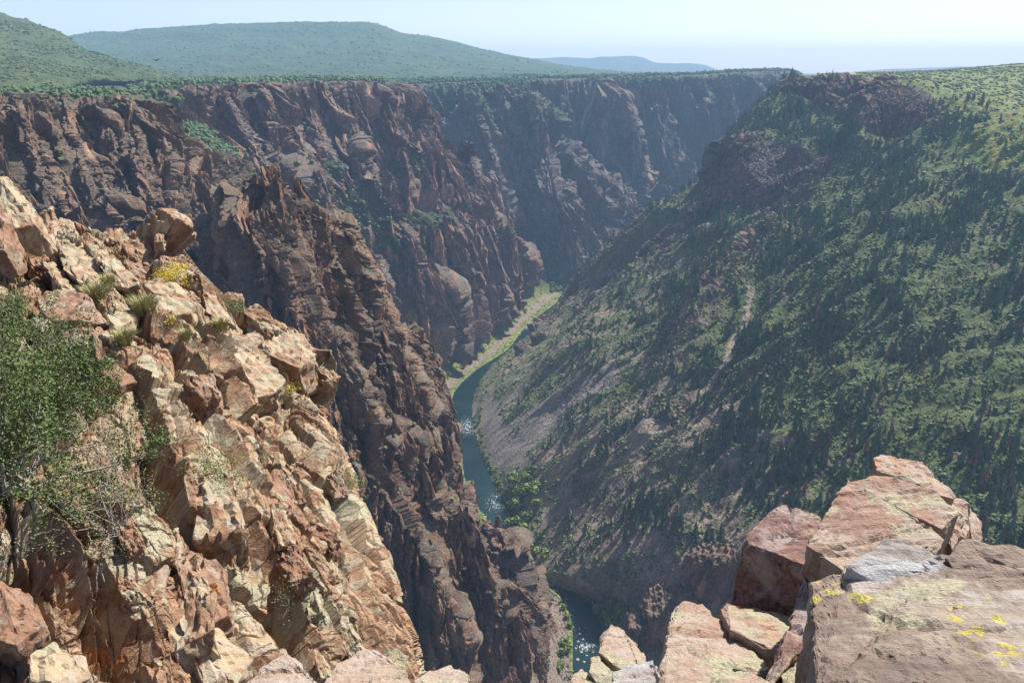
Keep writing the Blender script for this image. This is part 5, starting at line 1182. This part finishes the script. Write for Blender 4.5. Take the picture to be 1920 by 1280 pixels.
bush('sparse_shrub', on(345, 925), 'dull olive dry shrub right of the sparse grey green shrub', .9, 14, 1500, .03, 'sageleaf', 26, spread=.05, width=.7, r0=.008)
bush('flowering_bush', on(408, 915), 'small yellow green bush in the cleft beside the hollowed boulder', .75, 12, 1900, .035, 'scrub_bright', 27, spread=.06, width=.6, r0=.008)
bush('flowering_bush', on(62, 490), 'bush with bright yellow flowers beside the brown slab at the upper left', .7, 14, 1500, .045, 'yellow', 28, spread=.07, width=.5, r0=.01)
bush('flowering_bush', on(318, 522), 'olive yellow mat of flowers under the dark brown boulder', .5, 18, 2600, .045, 'yellow', 29, spread=.08, width=1.2, r0=.01, lean=(.5, 0, .3))
bush('brow_bush', on(440, 588), 'small brown and yellow bush on the brow next to the drop', .55, 10, 900, .05, 'sageleaf', 30, spread=.06, width=.7, r0=.01)
bush('cliff_bush', on(655, 915), 'small yellow green bush clinging to the right edge of the outcrop', .6, 10, 1300, .035, 'scrub_bright', 31, spread=.06, width=.7, r0=.01)
bush('cliff_bush', on(545, 1125), 'little leafy shrub in the dark cleft left of the rusty column', .5, 8, 700, .028, 'sageleaf', 32, spread=.05, width=.6, r0=.008)
bush('dark_bush', on(15, 590), 'dark shaded bush in the hollow at the left edge under the grey rock', .8, 12, 2400, .05, 'oakleaf', 33, spread=.09, width=.7)
# bleached dead branches hanging below the sparse shrub
rs = np.random.RandomState(5); out = []; tips = []
b0 = on(185, 1060, .15)
for k in range(9):
    d = np.array([rs.uniform(-.35, .25), -.25, -.8])+rs.normal(size=3)*.2; d /= np.linalg.norm(d); grow(np.zeros(3), d, rs.uniform(.45, .8), .011, 2, rs, out, tips, bend=.3, up=-.1)
V, Fq = tube_set(out); o = link('dead_branches', raw_mesh('dead_branches', V, Fq, 4, True, dict(tone=RS.rand(len(V))*.6)), M['twig'], None, tuple(b0), label='bleached dead branches hanging below the sparse shrub', category='branch')
def tuft(px, py, label, h, n, seed, mat='grass'):
    rs = np.random.RandomState(seed); V = []; Fq = []; tn = []
    for i in range(n):
        a = rs.uniform(0, 6.28); r = rs.uniform(0, h*.45); p = np.array([math.cos(a)*r, math.sin(a)*r, 0]); d = np.array([math.cos(a), math.sin(a), 0])*rs.uniform(.2, .9)*h; hh = h*rs.uniform(.5, 1); w = .012
        s_ = np.array([-math.sin(a), math.cos(a), 0])*w; b = len(V)
        V += [p-s_, p+s_, p+d*.45+np.array([0, 0, hh*.75])+s_*.6, p+d*.45+np.array([0, 0, hh*.75])-s_*.6, p+d+np.array([0, 0, hh])]; tn += [rs.rand()]*5
        Fq += [(b, b+1, b+2), (b, b+2, b+3), (b+3, b+2, b+4)]
    link('grass_tuft', raw_mesh('grass_tuft', np.array(V), np.array(Fq), 3, False, dict(tone=np.array(tn))), M[mat], None, tuple(on(px, py, -.03)), label=label, category='grass tuft', group='grass tufts on the ledge of the outcrop')
for x, y, l, h, n in [(178,560,'tall pale grass tuft beside the dark topped brown block',.6,330), (268,590,'green grass tuft left of the small pink lit block',.6,420), (235,610,'long grass tuft arching over the flat tan stone',.55,360), (418,612,'green grass tuft near the brow of the outcrop',.45,300),
   (205,530,'dry grass tuft at the foot of the leaf-shaped slab',.45,260), (150,500,'small grass tuft between the blocks at the upper left',.35,180), (345,632,'brown dry tuft in the middle of the flat ledge',.35,200), (230,640,'pale grass patch at the left end of the ledge',.4,260)]:
    tuft(x, y, l, h, n, int(x*y) % 999)
for x, y, l in [(318,608,'tiny cluster of yellow flowers under the small pink lit block'), (400,756,'tiny cluster of yellow flowers in the middle of the outcrop'), (548,728,'tiny cluster of yellow flowers at the right shoulder of the outcrop')]:
    bush('yellow_flowers', on(x, y), l, .22, 9, 160, .045, 'yellow', x, spread=.07, width=.9, r0=.004, group='small yellow flower clusters')

# ------------------------------------------------------------------ small far things
def simple(name, parts, label, cat, loc, rot=0, group=None):
    e = empty(name, loc, label, cat, group); e.rotation_euler = (0, 0, rot)
    for nm, V, Fs, mat in parts:
        me = bpy.data.meshes.new(nm); me.from_pydata(V, [], Fs); me.update(); link(nm, me, mat, e)
    return e
def boxv(x0, x1, y0, y1, z0, z1):
    return [(x0,y0,z0),(x1,y0,z0),(x1,y1,z0),(x0,y1,z0),(x0,y0,z1),(x1,y0,z1),(x1,y1,z1),(x0,y1,z1)], [(0,3,2,1),(4,5,6,7),(0,1,5,4),(1,2,6,5),(2,3,7,6),(3,0,4,7)]
def plain(name, c, r=.7):
    k = NT(name); return k.fin(k.mix(k.ramp(k.noise(k.co, 3, 3), .3, .7), tuple(x*.85 for x in c), c), r)
mw, mr, mg, mwt = plain('brown_timber', (.11, .06, .045)), plain('brown_roof', (.16, .11, .10)), plain('window_glass', (.03, .035, .04), .1), plain('white_paint', (.75, .75, .75), .4)
def gtop(px, py):
    P = SHEETS['G'][0]; Xp, Yp = proj(P); k = np.unravel_index(np.argmin((Xp-px)**2+(Yp-py)**2+(P[..., 1] > 2300)*1e6), Xp.shape); return P[k]
p = gtop(1596, 143); L, W_, Hh = 9, 5, 3.6
V, Fs = boxv(-L, L, -W_, W_, -3, Hh)
roofV = [(-L-1.5,-W_-1.5,Hh),(L+1.5,-W_-1.5,Hh),(L+1.5,W_+1.5,Hh),(-L-1.5,W_+1.5,Hh),(-L-1.5,0,Hh+4.5),(L+1.5,0,Hh+4.5)]
roofF = [(0,1,5,4),(3,4,5,2),(0,4,3),(1,2,5),(0,3,2,1)]
parts = [('wall', V, Fs, mw), ('roof', roofV, roofF, mr)]
for k in range(4):
    a = -L+2.5+k*5.2; Vw, Fw = boxv(a, a+2.6, -W_-.15, -W_+.1, 1.4, 3.6); parts.append(('window', Vw, Fw, mg))
simple('visitor_building', parts, 'low brown building with a gabled roof on the right rim', 'building', (p[0], p[1], p[2]), .5)
p = gtop(1564, 147); V, Fs = boxv(-6, 6, -1, 1, -2, 2.2); V2, F2 = boxv(-6.4, 6.4, -1.4, 1.4, 2.2, 2.9)
simple('overlook_wall', [('wall', V, Fs, mw), ('coping', V2, F2, mr)], 'small pinkish stone wall below the trees on the right rim', 'wall', tuple(p), .2)
def car(px, py, rot, label):
    p = gtop(px, py); bm = bmesh.new()
    prof = [(-2.4,.4),(-2.4,1.1),(-1.9,1.25),(-1.3,1.85),(.9,1.85),(1.5,1.2),(2.4,1.05),(2.45,.4)]
    V = [(x, s*.95, z) for s in (-1, 1) for x, z in prof]; n = len(prof)
    Fs = [tuple(range(n))[::-1], tuple(range(n, 2*n))]+[(i, (i+1) % n, n+(i+1) % n, n+i) for i in range(n)]
    parts = [('body', V, Fs, mwt)]
    Vg, Fg = boxv(-1.2, .85, -.97, .97, 1.25, 1.7); parts.append(('window', Vg, Fg, mg))
    for wx in (-1.5, 1.5):
        for wy in (-.9, .9):
            Vw = [(wx+.38*math.cos(a*.785), wy+s*.12, .38+.38*math.sin(a*.785)) for s in (-1, 1) for a in range(8)]
            Fw = [tuple(range(8)), tuple(range(8, 16))[::-1]]+[(i, (i+1) % 8, 8+(i+1) % 8, 8+i) for i in range(8)]; parts.append(('wheel', Vw, Fw, mg))
    simple('parked_car', parts, label, 'car', (p[0], p[1], p[2]+.3), rot, 'white vehicles parked on the right rim'); bm.free()
car(1617, 144, .4, 'white vehicle right of the brown building on the rim, leftmost of the four vehicles')
car(1637, 143, 1.2, 'white vehicle on the rim, second from the left of the four vehicles')
car(1644, 142, .2, 'white vehicle on the rim, third from the left of the four vehicles')
car(1648, 141, .9, 'white vehicle on the rim, rightmost of the four vehicles')
# soaring bird
bp = un(293, 114, 150)
V = []; Fs = []
body = [(-.55,0,0,.0),(-.4,0,.02,.06),(-.1,0,.02,.11),(.2,0,0,.10),(.38,0,.03,.05),(.46,0,.03,.0)]
for x, y, z, r in body:
    for k in range(6): V.append((x, y+r*math.cos(k*1.047), z+r*math.sin(k*1.047)))
for i in range(5):
    for k in range(6): Fs.append((i*6+k, i*6+(k+1) % 6, (i+1)*6+(k+1) % 6, (i+1)*6+k))
parts = [('body', V, Fs, M['bark'])]
bk = plain('black_feathers', (.012, .012, .014), .6)
parts[0] = ('body', V, Fs, bk)
for s in (-1, 1):
    P_ = [(.18,.05*s,.03),(.26,.45*s,.22),(.12,.95*s,.38),(-.02,1.15*s,.44),(-.12,.9*s,.36),(-.16,.45*s,.2),(-.18,.05*s,.03)]
    Vw = [(x, y, z+t) for t in (.015, -.015) for x, y, z in P_]; n = 7
    Fw = [tuple(range(n)), tuple(range(n, 2*n))[::-1]]+[(i, i+n, (i+1) % n+n, (i+1) % n) for i in range(n)]; parts.append(('wing', Vw, Fw, bk))
Vt = [(-.5,-.03,.01),(-.5,.03,.01),(-.8,.12,0),(-.8,-.12,0),(-.5,-.03,-.01),(-.5,.03,-.01),(-.8,.12,-.02),(-.8,-.12,-.02)]
parts.append(('tail', Vt, [(0,1,2,3),(7,6,5,4),(0,4,5,1),(1,5,6,2),(2,6,7,3),(3,7,4,0)], bk))
e = simple('bird', parts, 'small black bird soaring in front of the green mountain at the upper left', 'bird', tuple(bp), 1.2); e.scale = (.75, .75, .75)
# river stones
def stone(px, py, r, seed):
    rs = np.random.RandomState(seed); V, Fq = I1; V = V*(1+rs.uniform(-.25, .25, (len(V), 1)))*np.array([1.2, 1, .6])*r; p = unz(px, py, RIVER+.05)
    return V, Fq, p
STN = [(1088,1188,1.3),(1093,1198,1.2),(1084,1202,1.4),(1098,1176,.9),(1090,1222,1.4),(1100,1228,1.2),(1083,1236,1.8),(1105,1212,1.1),(1095,1240,1.3),(1080,1215,1.2),(1112,1222,1.0),(1045,1107,1.0),(1063,1122,.9),(1040,1112,1.2),(893,793,1.4),(875,812,1.2),(1086,1178,1.1),(1092,1208,1.0)]
me = None
for k, (x, y, r) in enumerate(STN):
    V, Fq, p = stone(x, y, r, k); me = raw_mesh('river_stone', V, Fq, 3, False, dict(tone=np.zeros(len(V))))
    link('river_stone', me, plain_stone if k else globals().setdefault('plain_stone', plain('pale_river_stone', (.42, .40, .37))), None, tuple(p), label='pale boulder standing in the river' if y > 900 else 'small pale rock in the rapids of the upper river', category='rock', group='boulders in the lower river' if y > 900 else 'rocks in the upper river')
